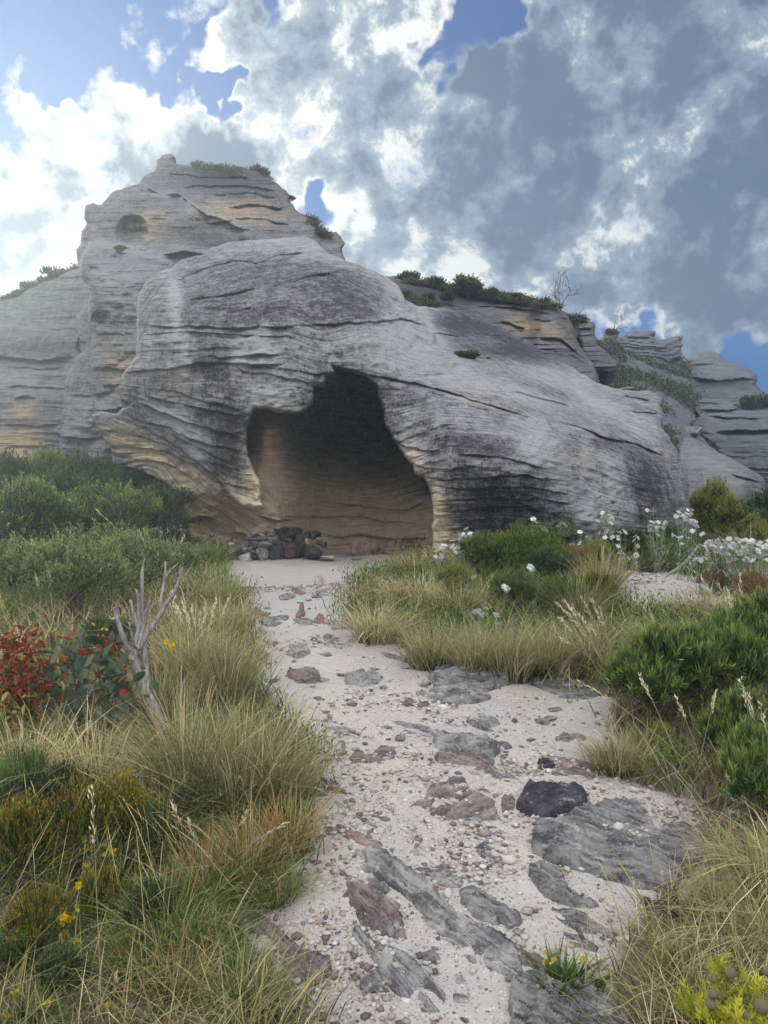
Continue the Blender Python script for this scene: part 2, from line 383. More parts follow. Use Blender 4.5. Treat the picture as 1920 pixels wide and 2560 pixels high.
def relief(name, bodies, mat, step=2.5, ledges=(), bed=None, stain=(), warm=(), stain0=.4, warm0=0.0,
           big=.10, mid=.035, fine=.010, strata=.05, sfreq=4.0, thick=5.0, seed=1, dents=(), rough=2.5, bedscale=1.0, smoothk=.12, sawk=1.0):
    """rock mass: each body is (outline, depth controls, rounding px, rounding m); the nearest body is the visible skin,
    closed behind by a thick back"""
    polys = [rough_poly(b[0], rough, 9, seed + 3 * i) for i, b in enumerate(bodies)]
    allp = np.concatenate(polys)
    us = np.arange(allp[:, 0].min() - step, allp[:, 0].max() + 2 * step, step)
    vs = np.arange(allp[:, 1].min() - step, allp[:, 1].max() + 2 * step, step)
    U, V = np.meshgrid(us, vs); Dm = np.full(U.shape, 1e3); inside = np.zeros(U.shape, bool)
    dist = []
    for P in polys:
        dd, NU, NV = nearest(U, V, P)
        sn = dd < .5 * step
        ins = inpoly(U, V, P) | sn
        U = np.where(sn, NU, U); V = np.where(sn, NV, V)
        dist.append((np.where(sn, 0, dd), ins)); inside |= ins
    for (poly, ctrl, rpx, rm), (dd, ins) in zip(bodies, dist):
        D = tps(ctrl, U, V)
        e = np.clip(dd / rpx, 0, 1)
        D = D + rm * (1 - np.sqrt(np.clip(1 - (1 - e) ** 2, 0, 1)))
        D = np.where(ins, D, 1e3)
        Dm = smin(Dm, D, smoothk)
    Dm = np.where(inside, Dm, 50)
    for pts, up, wu, dn, wd, orient in ledges:
        p = np.asarray(pts, float)
        if orient == 'h':
            o = np.argsort(p[:, 0]); xs, ys = p[o, 0], p[o, 1]; A, B = U, V
        else:
            o = np.argsort(p[:, 1]); xs, ys = p[o, 1], p[o, 0]; A, B = V, U
        wob = 7.0 * fbm(A * .02, 0 * A + ys[0] * .37, 0 * A + seed, 4, 77)
        dy = B - np.interp(A, xs, ys) - wob
        L = xs[-1] - xs[0]; tp = min(40, L * .3)
        en = sm(A, xs[0], xs[0] + tp) * sm(-A, -xs[-1], -xs[-1] + tp) * (.35 + .9 * vn(A * .02, 0 * A + xs[0], 0 * A, seed + 5))
        g = np.where(dy < 0, -up * np.exp(np.minimum(dy, 0) / wu), dn * np.exp(-np.maximum(dy, 0) / wd))
        mixw = sm(np.abs(dy), 0, 2.0)
        Dm = Dm + en * (g * mixw + (1 - mixw) * (dn - up) * .5) * (inside)
    for u, v, ru, rv, dep in dents:
        q = ((U - u) / ru) ** 2 + ((V - v) / rv) ** 2 + .9 * fbm(U * .03, V * .03, 0 * U + u, 3, 8)
        Dm = Dm + dep * sm(-q, -1.1, -.2) * inside
    B = tps(bed, U, V, 1e-3) if bed is not None else V / 100 * bedscale
    P3 = ray(U, V, Dm); x, y, z = P3[..., 0], P3[..., 1], P3[..., 2]
    sc_ = np.clip(Dm / 12.0, .8, 6)
    wv = .55 * fbm(x * .35, y * .35, z * .35, 3, seed + 11)
    amp = .45 + .9 * vn(x * .5 / sc_, y * .5 / sc_, z * .9 / sc_, seed + 12)
    def lay(f, sd_):
        q = B * f + wv * f * .35 + .30 * fbm(x * 1.1 / sc_, y * 1.1 / sc_, z * .8 / sc_, 2, sd_)
        return vn(q, x * .8 / sc_, y * .8 / sc_, sd_) - .5
    def saw(f, sd_):
        q = B * f + wv * f * .35 + .5 * fbm(x * 1.3 / sc_, y * 1.3 / sc_, z * .8 / sc_, 2, sd_) + 2.4 * vn(B * f * .45, 0 * B, 0 * B, sd_ + 3)
        i = np.floor(q); t = q - i
        a = .1 + 1.2 * _h(i.astype(np.int64), i.astype(np.int64) * 0, i.astype(np.int64) * 0, sd_)
        prof_ = np.where(t < .82, t / .82, 1 - (t - .82) / .18)     # swells out downwards, then a sharp undercut
        return a * (.5 - prof_)
    patchy = sm(fbm(x * .45 / sc_, y * .45 / sc_, z * .8 / sc_, 3, seed + 13), -.15, .5)
    disp = strata * amp * (sawk * (.25 + patchy) * saw(sfreq, seed + 20) + 1.0 * lay(sfreq * 1.6, seed + 23) + .55 * lay(sfreq * 3.7, seed + 24) + sawk * .35 * patchy * saw(sfreq * 2.9, seed + 21) + .34 * lay(sfreq * 8.3, seed + 25) + .16 * lay(sfreq * 15, seed + 26))
    disp = disp + big * fbm(x * .55 / sc_, y * .55 / sc_, z * .55 / sc_, 3, seed + 30) + mid * fbm(x * 2.3 / sc_, y * 2.3 / sc_, z * 3.4 / sc_, 3, seed + 31)
    disp = disp + fine * fbm(x * 9 / sc_, y * 9 / sc_, z * 14 / sc_, 3, seed + 32)
    Dm = Dm + disp * inside
    P3 = ray(U, V, Dm)
    idx = -np.ones(U.shape, int); idx[inside] = np.arange(inside.sum())
    Vt = P3[inside]
    a, b, c, d_ = idx[:-1, :-1], idx[:-1, 1:], idx[1:, 1:], idx[1:, :-1]
    ok = (a >= 0) & (b >= 0) & (c >= 0) & (d_ >= 0)
    Q = np.stack([a[ok], d_[ok], c[ok], b[ok]], -1)
    tris = []
    for x3 in ((a, d_, c, b), (d_, c, b, a), (c, b, a, d_), (b, a, d_, c)):
        k = (x3[0] >= 0) & (x3[1] >= 0) & (x3[2] >= 0) & (x3[3] < 0)
        tris.append(np.stack([x3[0][k], x3[1][k], x3[2][k]], -1))
    T = np.concatenate(tris)
    E = np.concatenate([np.stack([Q[:, i], Q[:, (i + 1) % 4]], -1) for i in range(4)] + [np.stack([T[:, i], T[:, (i + 1) % 3]], -1) for i in range(3)])
    key = np.sort(E, 1); kk = key[:, 0].astype(np.int64) * (len(Vt) + 1) + key[:, 1]
    _, inv, cnt = np.unique(kk, return_inverse=True, return_counts=True)
    BE = E[cnt[inv] == 1]
    bv = np.unique(BE); remap = -np.ones(len(Vt), int)
    cen = Vt[bv].mean(0); rings = [bv]; VV = [Vt]; base = len(Vt)
    origin = np.array([0, 0, EYE])
    for q, (sh, th) in enumerate(((.02, .25), (.10, .6), (.28, 1.0))):
        p = Vt[bv]; dirn = (p - origin); dirn /= np.linalg.norm(dirn, axis=1)[:, None]
        cc = cen.copy(); cc[1] = 0
        tgt = p + dirn * thick * th
        shr = np.array([cen[0], 0, max(cen[2] - .3 * abs(cen[2]), 0)])
        tgt[:, 0] += (cen[0] - tgt[:, 0]) * sh; tgt[:, 2] += (cen[2] * .6 - tgt[:, 2]) * sh
        VV.append(tgt); rings.append(np.arange(base, base + len(bv))); base += len(bv)
    Vall = np.concatenate(VV); quads = [Q]
    for r0, r1 in zip(rings[:-1], rings[1:]):
        m0 = -np.ones(len(Vt), int); m0[bv] = r0; m1 = -np.ones(len(Vt), int); m1[bv] = r1
        quads.append(np.stack([m0[BE[:, 1]], m0[BE[:, 0]], m1[BE[:, 0]], m1[BE[:, 1]]], -1))
    cid = len(Vall); Vall = np.concatenate([Vall, [VV[-1].mean(0)]])
    m1 = -np.ones(len(Vt), int); m1[bv] = rings[-1]
    T = np.concatenate([T, np.stack([m1[BE[:, 1]], m1[BE[:, 0]], np.full(len(BE), cid)], -1)])
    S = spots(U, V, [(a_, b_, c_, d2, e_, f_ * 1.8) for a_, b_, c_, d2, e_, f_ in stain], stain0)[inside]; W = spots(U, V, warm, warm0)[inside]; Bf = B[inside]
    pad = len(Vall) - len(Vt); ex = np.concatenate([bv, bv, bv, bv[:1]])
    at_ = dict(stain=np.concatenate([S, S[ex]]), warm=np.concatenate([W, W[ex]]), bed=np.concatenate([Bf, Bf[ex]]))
    o = mk(name, Vall, [np.concatenate(quads), T], mat, attrs=at_, sharp=48)
    return o

# ------------------------------------------------------------------ the cave boulder
HOOD = [(343,760),(348,735),(366,702),(398,678),(425,672),(452,650),(500,638),(530,622),(562,606),(620,601),(700,594),(760,588),(790,604),
 (820,632),(860,648),(905,664),(965,690),(1000,722),(1020,762),(1050,800),(1068,822),(1086,832),(1090,862),(1112,872),(1136,886),(1168,908),
 (1215,945),(1262,985),(1300,1010),(1340,1040),(1366,1046),(1376,1062),(1402,1098),(1425,1140),(1452,1188),(1484,1238),(1499,1285),(1494,1340),(1500,1440),
 (1084,1440),(1083,1400),(1082,1330),(1084,1270),(1080,1240),(1070,1215),(1060,1193),(1036,1184),(1032,1160),(1012,1140),(1000,1120),(997,1108),(982,1097),(978,1085),(965,1065),(958,1046),(962,1034),
 (952,1005),(945,985),(942,968),(925,950),(900,935),(875,928),(832,916),(838,928),(830,938),(818,938),(818,950),(812,965),(800,968),(786,966),(784,990),(778,1012),(765,1023),(745,1031),(700,1029),(650,1021),
 (638,1021),(630,1036),(621,1055),(616,1080),(616,1110),(620,1140),(630,1165),(640,1185),(648,1200),(650,1220),(652,1245),(657,1266),(640,1270),(612,1268),(596,1258),(576,1240),(556,1212),(522,1182),(470,1142),
 (420,1106),(378,1082),(352,1062),(330,1045),(310,1025),(300,1004),(301,970),(303,940),(318,922),(335,900),(343,860)]
HOOD_D = [(345,740,13.2),(420,700,12.9),(500,660,13.4),(620,620,13.9),(760,600,14.2),(900,670,13.9),(1000,740,13.4),(1080,840,12.8),(1150,905,12.8),
 (400,780,12.1),(600,740,12.1),(800,740,12.2),(950,800,12.2),(360,850,12.0),(600,860,11.45),(800,870,11.35),(950,900,11.6),(1050,950,11.6),(1150,960,12.0),
 (330,960,12.1),(450,940,11.5),(600,930,11.3),(760,940,11.2),(850,905,11.2),(960,960,11.35),(500,1030,11.45),(600,1040,11.25),(700,1010,11.15),(780,980,11.2),
 (340,1040,12.2),(450,1110,11.8),(560,1130,11.4),(610,1150,11.3),(640,1230,11.3),(600,1250,11.4),(560,1200,11.6),
 (1000,1080,11.1),(1100,1060,11.0),(1200,1060,11.0),(1300,1060,11.2),(1360,1060,11.35),(1070,1180,10.85),(1200,1160,10.4),(1300,1160,10.4),(1400,1160,10.9),(1470,1240,11.3),
 (1100,1300,11.0),(1200,1280,10.85),(1300,1290,10.75),(1400,1280,10.8),(1480,1300,11.2),(1090,1420,11.1),(1200,1420,11.35),(1350,1420,11.3),(1490,1430,11.5)]
SLOPE = [(960,720),(1045,767),(1100,769),(1146,775),(1180,796),(1226,806),(1262,822),(1290,842),(1332,862),(1370,890),(1420,915),(1445,928),(1500,960),(1545,973),(1610,976),(1640,983),(1655,996),(1652,1018),(1662,1036),(1658,1052),
 (1652,1064),(1672,1090),(1690,1120),(1702,1160),(1718,1185),(1722,1210),(1722,1310),(1722,1440),(1100,1440),(1100,1000),(960,900)]
SLOPE_D = [(980,740,17),(1100,775,19.5),(1200,810,20.5),(1300,850,21),(1440,930,21),(1100,850,16.5),(1180,900,14.9),(1300,930,16.2),(1400,960,17),(1540,985,18.5),(1640,1000,17.5),
 (1200,960,13.3),(1300,1000,13.2),(1400,1040,13.6),(1500,1060,14.0),(1600,1080,14.8),(1655,1090,15.2),(1360,1100,12.5),(1450,1120,12.9),(1550,1150,13.0),(1640,1180,13.6),(1700,1200,14.2),
 (1440,1200,12.6),(1550,1250,12.6),(1650,1300,13.2),(1720,1310,14.2),(1500,1330,12.3),(1600,1420,12.8),(1720,1430,14.0),(1300,1200,12.2),(1150,1100,12.5),(1150,1400,12.5),(1300,1430,12.2)]
UNDER = [(228,1037),(255,1029),(290,1034),(310,1015),(345,1000),(500,1040),(600,1120),(640,1200),(700,1260),(720,1440),(560,1440),(520,1400),(502,1356),(476,1347),(466,1330),(458,1302),(440,1297),(425,1287),(416,1262),(400,1241),
 (374,1217),(345,1202),(318,1178),(296,1168),(281,1156),(283,1136),(272,1113),(250,1082),(233,1054)]
UNDER_D = [(235,1045,12.6),(300,1060,12.35),(400,1120,12.15),(480,1170,12.0),(560,1230,12.0),(290,1140,12.7),(400,1200,12.5),(480,1250,12.35),(560,1270,12.4),(640,1290,12.6),
 (440,1290,12.9),(520,1310,12.7),(600,1330,12.8),(500,1400,12.6),(600,1420,12.6),(690,1420,12.8),(690,1250,12.6)]
CAVE = [(470,960),(1110,880),(1110,1440),(470,1440)]
CAVE_D = [(630,1040,13.6),(620,1100,13.4),(650,1080,12.9),(690,1060,13.1),(650,1180,12.6),(690,1200,12.9),(670,1290,12.8),(720,1300,13.2),(720,1060,14.3),(760,1180,13.9),(800,1290,14.2),
 (830,930,15.4),(900,960,16.0),(930,1040,16.2),(820,1040,15.8),(900,1120,15.8),(980,1150,15.4),(820,1180,14.9),(900,1240,14.5),(1000,1240,14.2),(1070,1240,13.9),(1070,1350,13.4),
 (900,1320,14.25),(1000,1330,13.9),(800,1350,14.1),(740,1360,13.9),(900,1400,13.8),(1000,1400,13.5),(600,1300,13.2),(600,1400,13.2),(560,950,15),(1100,900,15.5),(500,1400,13.4),(700,1430,13.6),(1090,1430,13)]
def L(pts, up=.05, wu=22, dn=.09, wd=14, o='h'): return (pts, up, wu, dn, wd, o)
CB_LEDGES = [
 L([(345,758),(420,755),(480,748),(560,740),(640,722),(720,708),(790,685),(860,680)], .05, 30, .05, 20),
 L([(350,812),(420,818),(500,815),(600,820),(700,818),(800,812),(900,805),(1000,797),(1060,812),(1088,830)], .07, 26, .075, 12),
 L([(350,835),(440,828),(520,832),(600,838),(700,842),(780,842)], .03, 10, .06, 10),
 L([(355,878),(440,880),(520,872),(600,872)], .03, 14, .03, 10),
 L([(520,895),(600,893),(660,888),(715,885)], .06, 22, .10, 14),
 L([(302,930),(350,925),(440,925),(500,905),(560,908),(640,915),(720,905)], .08, 22, .12, 18),
 L([(575,908),(620,930),(680,940),(740,950),(800,965)], .06, 14, .09, 12),
 L([(600,915),(660,912),(730,925),(790,938),(832,935)], .05, 12, .07, 9),
 L([(350,990),(420,1005),(480,1015),(560,1030),(620,1042)], .07, 20, .09, 15),
 L([(390,970),(450,985),(520,1010),(580,1020),(616,1028)], .05, 14, .07, 12),
 L([(340,1005),(400,1030),(450,1050),(520,1070),(590,1085),(615,1092)], .08, 18, .10, 14),
 L([(350,1050),(410,1065),(470,1095),(540,1115),(615,1125)], .06, 18, .10, 14),
 L([(370,1060),(430,1085),(480,1115),(560,1150),(630,1168)], .05, 18, .07, 14),
 L([(500,1150),(560,1165),(640,1180)], .05, 12, .06, 10),
 L([(530,1185),(560,1205),(620,1225),(650,1225)], .06, 12, .08, 12),
 L([(400,760),(470,768),(560,775),(700,770),(860,760),(960,745)], .02, 12, .03, 12),
 L([(680,690),(760,678),(860,690),(960,720)], .04, 20, .04, 20),
 L([(410,690),(450,695),(520,668),(580,652),(640,655),(700,640),(770,630)], .08, 18, .05, 30),
 # long fracture running down to the right and the layers under it
 L([(870,928),(950,940),(1020,955),(1100,975),(1180,1000),(1260,1022),(1340,1046)], .02, 20, .12, 7),
 L([(1020,962),(1100,985),(1180,1012),(1260,1035),(1350,1062)], .05, 10, .03, 8),
 L([(1370,1052),(1420,1062),(1480,1078),(1530,1100),(1590,1110),(1640,1132),(1672,1150)], .08, 16, .16, 18),
 L([(1500,1085),(1560,1110),(1620,1125)], .10, 12, .08, 10),
 L([(960,1100),(1000,1110),(1060,1122),(1120,1130)], .04, 14, .05, 12),
 L([(1000,1150),(1060,1172),(1120,1178),(1200,1165)], .04, 16, .05, 14),
 L([(1060,1190),(1130,1200),(1220,1192),(1320,1190),(1420,1205)], .05, 18, .06, 10),
 L([(1085,1215),(1150,1222),(1240,1218),(1340,1222),(1440,1240)], .04, 10, .04, 7),
 L([(1080,1250),(1150,1250),(1240,1244),(1340,1250),(1450,1262)], .04, 10, .05, 8),
 L([(1090,1275),(1160,1275),(1250,1268),(1350,1275)], .03, 10, .06, 14),
 L([(1130,1140),(1200,1140),(1280,1150),(1380,1172)], .05, 12, .05, 12),
 L([(1260,905),(1340,912),(1430,925)], .15, 10, .2, 12), L([(1180,870),(1240,905),(1290,908)], .12, 12, .2, 12),
 L([(1130,890),(1200,895),(1320,903)], .10, 16, .15, 10),
 L([(1060,835),(1150,840),(1260,838),(1330,858)], .1, 12, .15, 10),
 L([(1300,950),(1400,960),(1500,1000),(1600,1050)], .08, 14, .1, 12),
 L([(1210,975),(1300,985),(1400,1010),(1520,1050)], .08, 14, .12, 12),
 L([(1540,985),(1600,995),(1645,1000)], .1, 9, .2, 14), L([(1560,1025),(1620,1030),(1660,1040)], .15, 9, .2, 12),
 # underside
 L([(300,1162),(345,1178),(392,1198),(440,1228),(470,1258),(485,1280)], .05, 14, .75, 30),
 L([(240,1070),(300,1085),(380,1100),(450,1130)], .04, 14, .06, 10),
 L([(270,1112),(340,1118),(420,1130),(500,1170),(560,1225)], .05, 14, .10, 12),
 L([(285,1138),(350,1150),(430,1165),(500,1205),(560,1260)], .04, 12, .07, 10),
 L([(420,1290),(460,1298),(500,1290),(545,1300)], .12, 8, .3, 12),
 # cave wall blocks
 L([(820,1255),(870,1262),(940,1268),(1010,1275),(1080,1250)], .03, 8, .20, 9),
 L([(700,1290),(800,1295),(900,1292),(960,1305),(1060,1308)], .03, 8, .18, 8),
 L([(800,1338),(900,1340),(1000,1345),(1080,1350)], .10, 12, .16, 10),
 L([(790,1365),(880,1362),(960,1368)], .05, 10, .06, 8),
 L([(560,1330),(620,1335),(700,1332)], .22, 14, .02, 10),
 L([(640,1290),(700,1302),(760,1296)], .1, 10, .12, 12),
 L([(760,1020),(860,1040),(960,1060)], .12, 14, .14, 14), L([(700,1090),(800,1105),(900,1130),(990,1150)], .1, 20, .1, 16),
 L([(760,975),(850,990),(950,1010)], .1, 14, .1, 12),
]
CB_BED = []
for b, pts in {7.4: [(345,758),(480,748),(640,722),(790,690),(900,700),(1000,760)], 6.6: [(420,690),(580,652),(770,630)], 8.1: [(350,815),(600,822),(800,815),(1000,800),(1088,835)],
 8.8: [(355,878),(600,872),(900,865),(1080,900)], 9.3: [(302,930),(440,925),(560,908),(715,895),(870,928),(1020,955)], 9.9: [(1180,1000),(1340,1046),(1480,1078),(1640,1132)], 9.6: [(600,950),(700,960),(800,965)],
 10.2: [(350,990),(480,1015),(616,1040)], 10.7: [(340,1015),(450,1050),(615,1092)], 11.1: [(350,1052),(470,1095),(615,1128)], 11.6: [(380,1080),(480,1120),(630,1175)], 11.9: [(1070,1192),(1220,1195),(1420,1210)],
 12.6: [(1080,1270),(1250,1265),(1450,1290)], 13.8: [(1090,1400),(1450,1400),(1700,1400)], 12.2: [(240,1060),(380,1095),(500,1160),(560,1210)], 12.9: [(272,1113),(420,1135),(560,1240)], 13.5: [(300,1165),(430,1200),(520,1300),(600,1340)],
 8.0: [(1200,840),(1400,900)], 9.0: [(1300,940),(1600,1000)], 10.9: [(1100,1080),(1300,1100)], 10.6: [(800,1080),(950,1110)], 11.3: [(1500,1180),(1700,1230)]}.items():
    CB_BED += [(u, v, b) for u, v in pts]
CB_STAIN_SHADE = [(640,700,190,60,-8,.22),(860,720,120,60,10,.22),(620,790,200,40,0,.25),(900,780,100,40,0,.25),(440,800,12,80,4,-.35),(430,735,16,50,5,-.3),(460,900,16,60,3,-.35),(520,890,60,60,0,.30),  # real water stains, plus light and shade painted into the tone
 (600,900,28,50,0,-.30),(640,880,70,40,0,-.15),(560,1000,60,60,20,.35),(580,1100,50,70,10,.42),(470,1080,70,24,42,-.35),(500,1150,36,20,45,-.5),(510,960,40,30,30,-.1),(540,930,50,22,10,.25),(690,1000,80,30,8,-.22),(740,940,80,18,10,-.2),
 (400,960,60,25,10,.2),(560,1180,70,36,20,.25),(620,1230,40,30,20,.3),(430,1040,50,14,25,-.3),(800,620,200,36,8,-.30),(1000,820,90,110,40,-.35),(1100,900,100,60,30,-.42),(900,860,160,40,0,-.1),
 (1100,1000,120,30,15,.05),(1130,1060,130,30,16,-.1),(1180,1110,150,35,10,.32),(1250,1210,200,50,0,.27),(1330,1290,160,60,0,.28),(1180,1290,60,50,0,.22),(1020,1060,30,60,-20,-.28),(1040,1150,40,40,0,-.35),(1095,1240,16,100,0,-.35),  # dark blobs paint shade under the overhanging base right of the cave
 (1340,1100,60,60,50,-.42),(1400,1180,40,80,-30,-.4),(1470,1260,40,50,0,-.45),(1240,1160,60,20,10,-.1),(1480,1200,50,110,-15,.0),(1530,1200,22,110,-14,-.35),(1570,1230,16,100,-14,-.2),(1470,1130,20,50,-10,-.3),(1620,1220,60,110,-10,.40),(1500,1110,60,20,10,.3),  # pale blobs paint a lit edge along the right corner
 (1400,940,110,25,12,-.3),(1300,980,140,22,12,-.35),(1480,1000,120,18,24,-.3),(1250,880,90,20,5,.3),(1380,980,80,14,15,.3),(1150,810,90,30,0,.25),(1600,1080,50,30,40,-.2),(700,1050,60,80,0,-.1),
 (880,1010,140,100,10,.40),(330,1000,40,30,0,.3),(1140,800,110,50,10,.27),(1280,850,120,28,20,.2),(1150,870,60,30,20,.2),(1045,770,16,60,-28,-.55),(1000,720,30,20,30,-.4),(1085,845,14,30,-20,-.4),(880,1300,230,110,0,-.34),(680,1200,50,120,0,-.3),(1330,890,90,25,25,.2),(1000,640,200,60,30,-.3)]  # painted shade: cave roof, slope behind hood; painted light: hood rim, lower wall
CB_WARM = [(400,1160,140,50,35,.75),(500,1260,90,60,30,.85),(300,1090,70,40,20,.6),(520,1340,60,60,0,1.0),(440,960,80,25,0,.5),(620,945,80,20,0,.3),(850,1240,260,130,0,.85),(660,1130,50,110,0,.9),(900,1340,200,80,0,.9),(600,1310,70,50,0,.6),
 (440,1000,60,20,10,.3),(1095,1340,22,90,0,.6),(1030,1130,40,60,0,.3),(1250,1022,110,10,15,.35),(1150,992,110,8,15,.3),(1440,1150,20,40,-40,.5),(1500,1300,40,40,0,.3),(1640,1120,40,30,30,.35),(830,930,60,20,10,.2),(1180,1350,80,30,0,.3)]
o = relief('cave_boulder', [(HOOD, HOOD_D, 8, .20), (SLOPE, SLOPE_D, 14, .5), (UNDER, UNDER_D, 9, .18), (CAVE, CAVE_D, 1, 0)], M_ROCK, 2.4, CB_LEDGES, CB_BED, CB_STAIN_SHADE, CB_WARM,
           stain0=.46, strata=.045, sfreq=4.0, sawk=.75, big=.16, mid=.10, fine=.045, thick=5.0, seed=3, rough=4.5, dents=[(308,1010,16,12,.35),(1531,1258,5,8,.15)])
tag(o, 'huge grey layered sandstone boulder hollowed out by a dark open cave', 'boulder')

# ------------------------------------------------------------------ peak and buttress behind it, on the left
PK_BACK = [(345,470),(360,440),(384,426),(391,414),(392,400),(405,386),(430,384),(438,391),(430,400),(437,411),(470,412),(500,420),(540,424),(556,420),(572,425),(604,432),(608,424),(640,422),(655,436),(690,456),(712,474),(722,488),(724,504),(745,528),(770,545),
 (800,572),(812,580),(842,580),(852,596),(861,608),(853,622),(862,640),(864,720),(864,820),(400,820),(340,620)]
PK_TOWER = [(193,650),(192,625),(203,610),(204,580),(216,560),(209,545),(214,515),(236,507),(255,511),(280,482),(313,468),(345,460),(375,468),(410,486),(444,478),(470,505),(520,530),(600,552),(660,580),(720,610),(720,760),(300,760),(205,700)]
PK_MID = [(200,690),(204,640),(225,606),(262,612),(310,622),(370,632),(432,656),(460,680),(520,720),(520,960),(330,1020),(236,1040),(226,980),(225,930),(228,880),(233,830),(220,800),(222,740),(218,700)]
PK_LOW = [(190,790),(210,760),(260,760),(420,900),(420,1200),(260,1196),(210,1192),(170,1190),(154,1170),(147,1140),(150,1080),(157,1030),(160,1000),(160,960),(170,925),(194,890),(204,885),(200,845)]
PK_D = [(345,460,25),(400,400,26.5),(500,425,26.5),(650,430,26),(720,500,25),(860,600,24),(600,520,24),(450,480,24.5),(700,600,23),(850,700,22.5),(500,620,22.5),(400,600,23)]
PT_D = [(200,650,20.5),(215,520,22),(345,462,22.5),(444,480,22.5),(300,560,21.3),(450,560,21.5),(600,570,21.5),(250,640,20),(400,660,20.2),(700,640,21),(600,740,20),(340,740,20)]
PM_D = [(225,610,18.8),(310,624,18.6),(430,658,18.4),(250,700,17.6),(340,720,17.2),(230,780,17.5),(300,800,16.9),(230,900,16.6),(320,900,16.2),(240,1010,16.2),(330,1000,15.8),(500,800,17),(500,950,16)]
PL_D = [(200,800,20),(190,880,18.6),(165,980,17.6),(152,1100,16.9),(155,1180,16.8),(260,900,17.5),(230,1050,16.6),(250,1180,16.6),(400,1100,16.8),(350,950,17)]
PK_LEDGES = [L([(215,606),(262,612),(310,622),(370,634),(440,660)], .15, 10, .0, 10), L([(345,462),(400,482),(450,490),(520,540),(620,575)], .2, 12, .35, 22),
 L([(400,640),(460,632),(540,640),(600,628)], .25, 12, .5, 14), L([(560,520),(620,512),(720,520)], .15, 12, .3, 12), L([(500,560),(600,545),(740,560)], .12, 12, .25, 10), L([(440,470),(560,462),(700,478)], .12, 12, .25, 12),
 L([(520,490),(620,482),(720,500)], .1, 8, .2, 10), L([(228,783),(260,785),(345,788)], .05, 14, .05, 14), L([(232,815),(260,805),(300,812)], .12, 12, .15, 14), L([(232,840),(265,832),(330,838)], .1, 12, .12, 12),
 L([(225,925),(270,920),(340,930)], .12, 14, .14, 14), L([(160,985),(220,990),(300,975)], .12, 12, .2, 12), L([(150,1095),(200,1098),(260,1100)], .1, 10, .2, 12), L([(160,1025),(220,1028),(280,1030)], .06, 8, .1, 8),
 L([(250,960),(285,965),(310,960)], .1, 12, .15, 14), L([(400,430),(500,440),(640,445)], .1, 10, .2, 12)]
o = relief('rocky_peak', [(PK_BACK, PK_D, 9, .6), (PK_TOWER, PT_D, 10, .6), (PK_MID, PM_D, 12, .7), (PK_LOW, PL_D, 12, .6)], M_PEAK, 2.6, PK_LEDGES, None,
           stain=[(280,612,60,7,6,-.35),(370,634,60,7,10,-.35),(400,484,50,8,8,-.3),(480,512,50,8,32,-.35),(570,556,50,8,18,-.3),(345,570,14,30,0,-.25),(600,470,140,40,5,.2),(300,700,120,60,0,-.25),(500,640,200,16,5,-.35),(330,570,60,30,0,.4),(520,590,120,28,12,.3),(560,440,200,40,0,.3),(280,850,60,80,0,.15),(230,1080,60,90,0,-.2)],  # pale strips paint light on ledge edges, dark blob paints shade in alcove
           warm=[(365,570,16,34,0,.5),(600,530,160,50,0,.7),(380,560,40,50,0,.6),(520,600,120,20,0,.3),(270,900,40,120,0,.4),(320,930,40,60,20,.6)], stain0=.45, strata=.08, sfreq=4.5, sawk=.5, big=.4, mid=.30, fine=.10, thick=9, seed=23,
           dents=[(330,573,40,34,.8),(252,795,26,20,.5),(205,868,10,18,.8)], rough=5)
tag(o, 'tall hazy rock peak with a round alcove rising behind the cave boulder', 'rock peak')

CL = [(-420,800),(-300,770),(-150,760),(0,746),(35,738),(60,722),(100,700),(150,682),(196,664),(260,640),(300,700),(300,1260),(-420,1300)]
CL_D = [(-400,800,30),(0,750,30),(190,670,29),(-400,1250,27),(0,1250,26),(250,1250,25),(50,950,27),(200,900,26.5),(0,850,28.5),(-300,1000,28)]
o = relief('cliff_face', [(CL, CL_D, 14, 1.5)], M_PEAK, 3.0, [L([(-300,895),(0,893),(100,900),(190,890)], .25, 22, .5, 20), L([(0,918),(100,920),(170,915)], .1, 8, .2, 10), L([(0,970),(100,965),(170,972)], .1, 8, .25, 10), L([(0,1060),(80,1064),(160,1058)], .1, 8, .3, 12),
  L([(0,1115),(80,1112),(150,1114)], .1, 8, .2, 12), L([(30,1000),(60,990),(95,995)], .3, 16, .2, 16)], None, stain=[(80,870,150,22,0,.3),(60,950,160,30,0,-.15)],
  warm=[(60,1100,120,70,0,.6),(20,1150,60,50,0,.9),(60,1020,50,30,0,.5)], stain0=.42, strata=.2, sfreq=4.5, big=.5, mid=.2, fine=.05, thick=10, seed=41, rough=5, dents=[(203,868,12,22,1.0)])
tag(o, 'pale hazy banded cliff face at the far left edge behind the bushes', 'cliff')

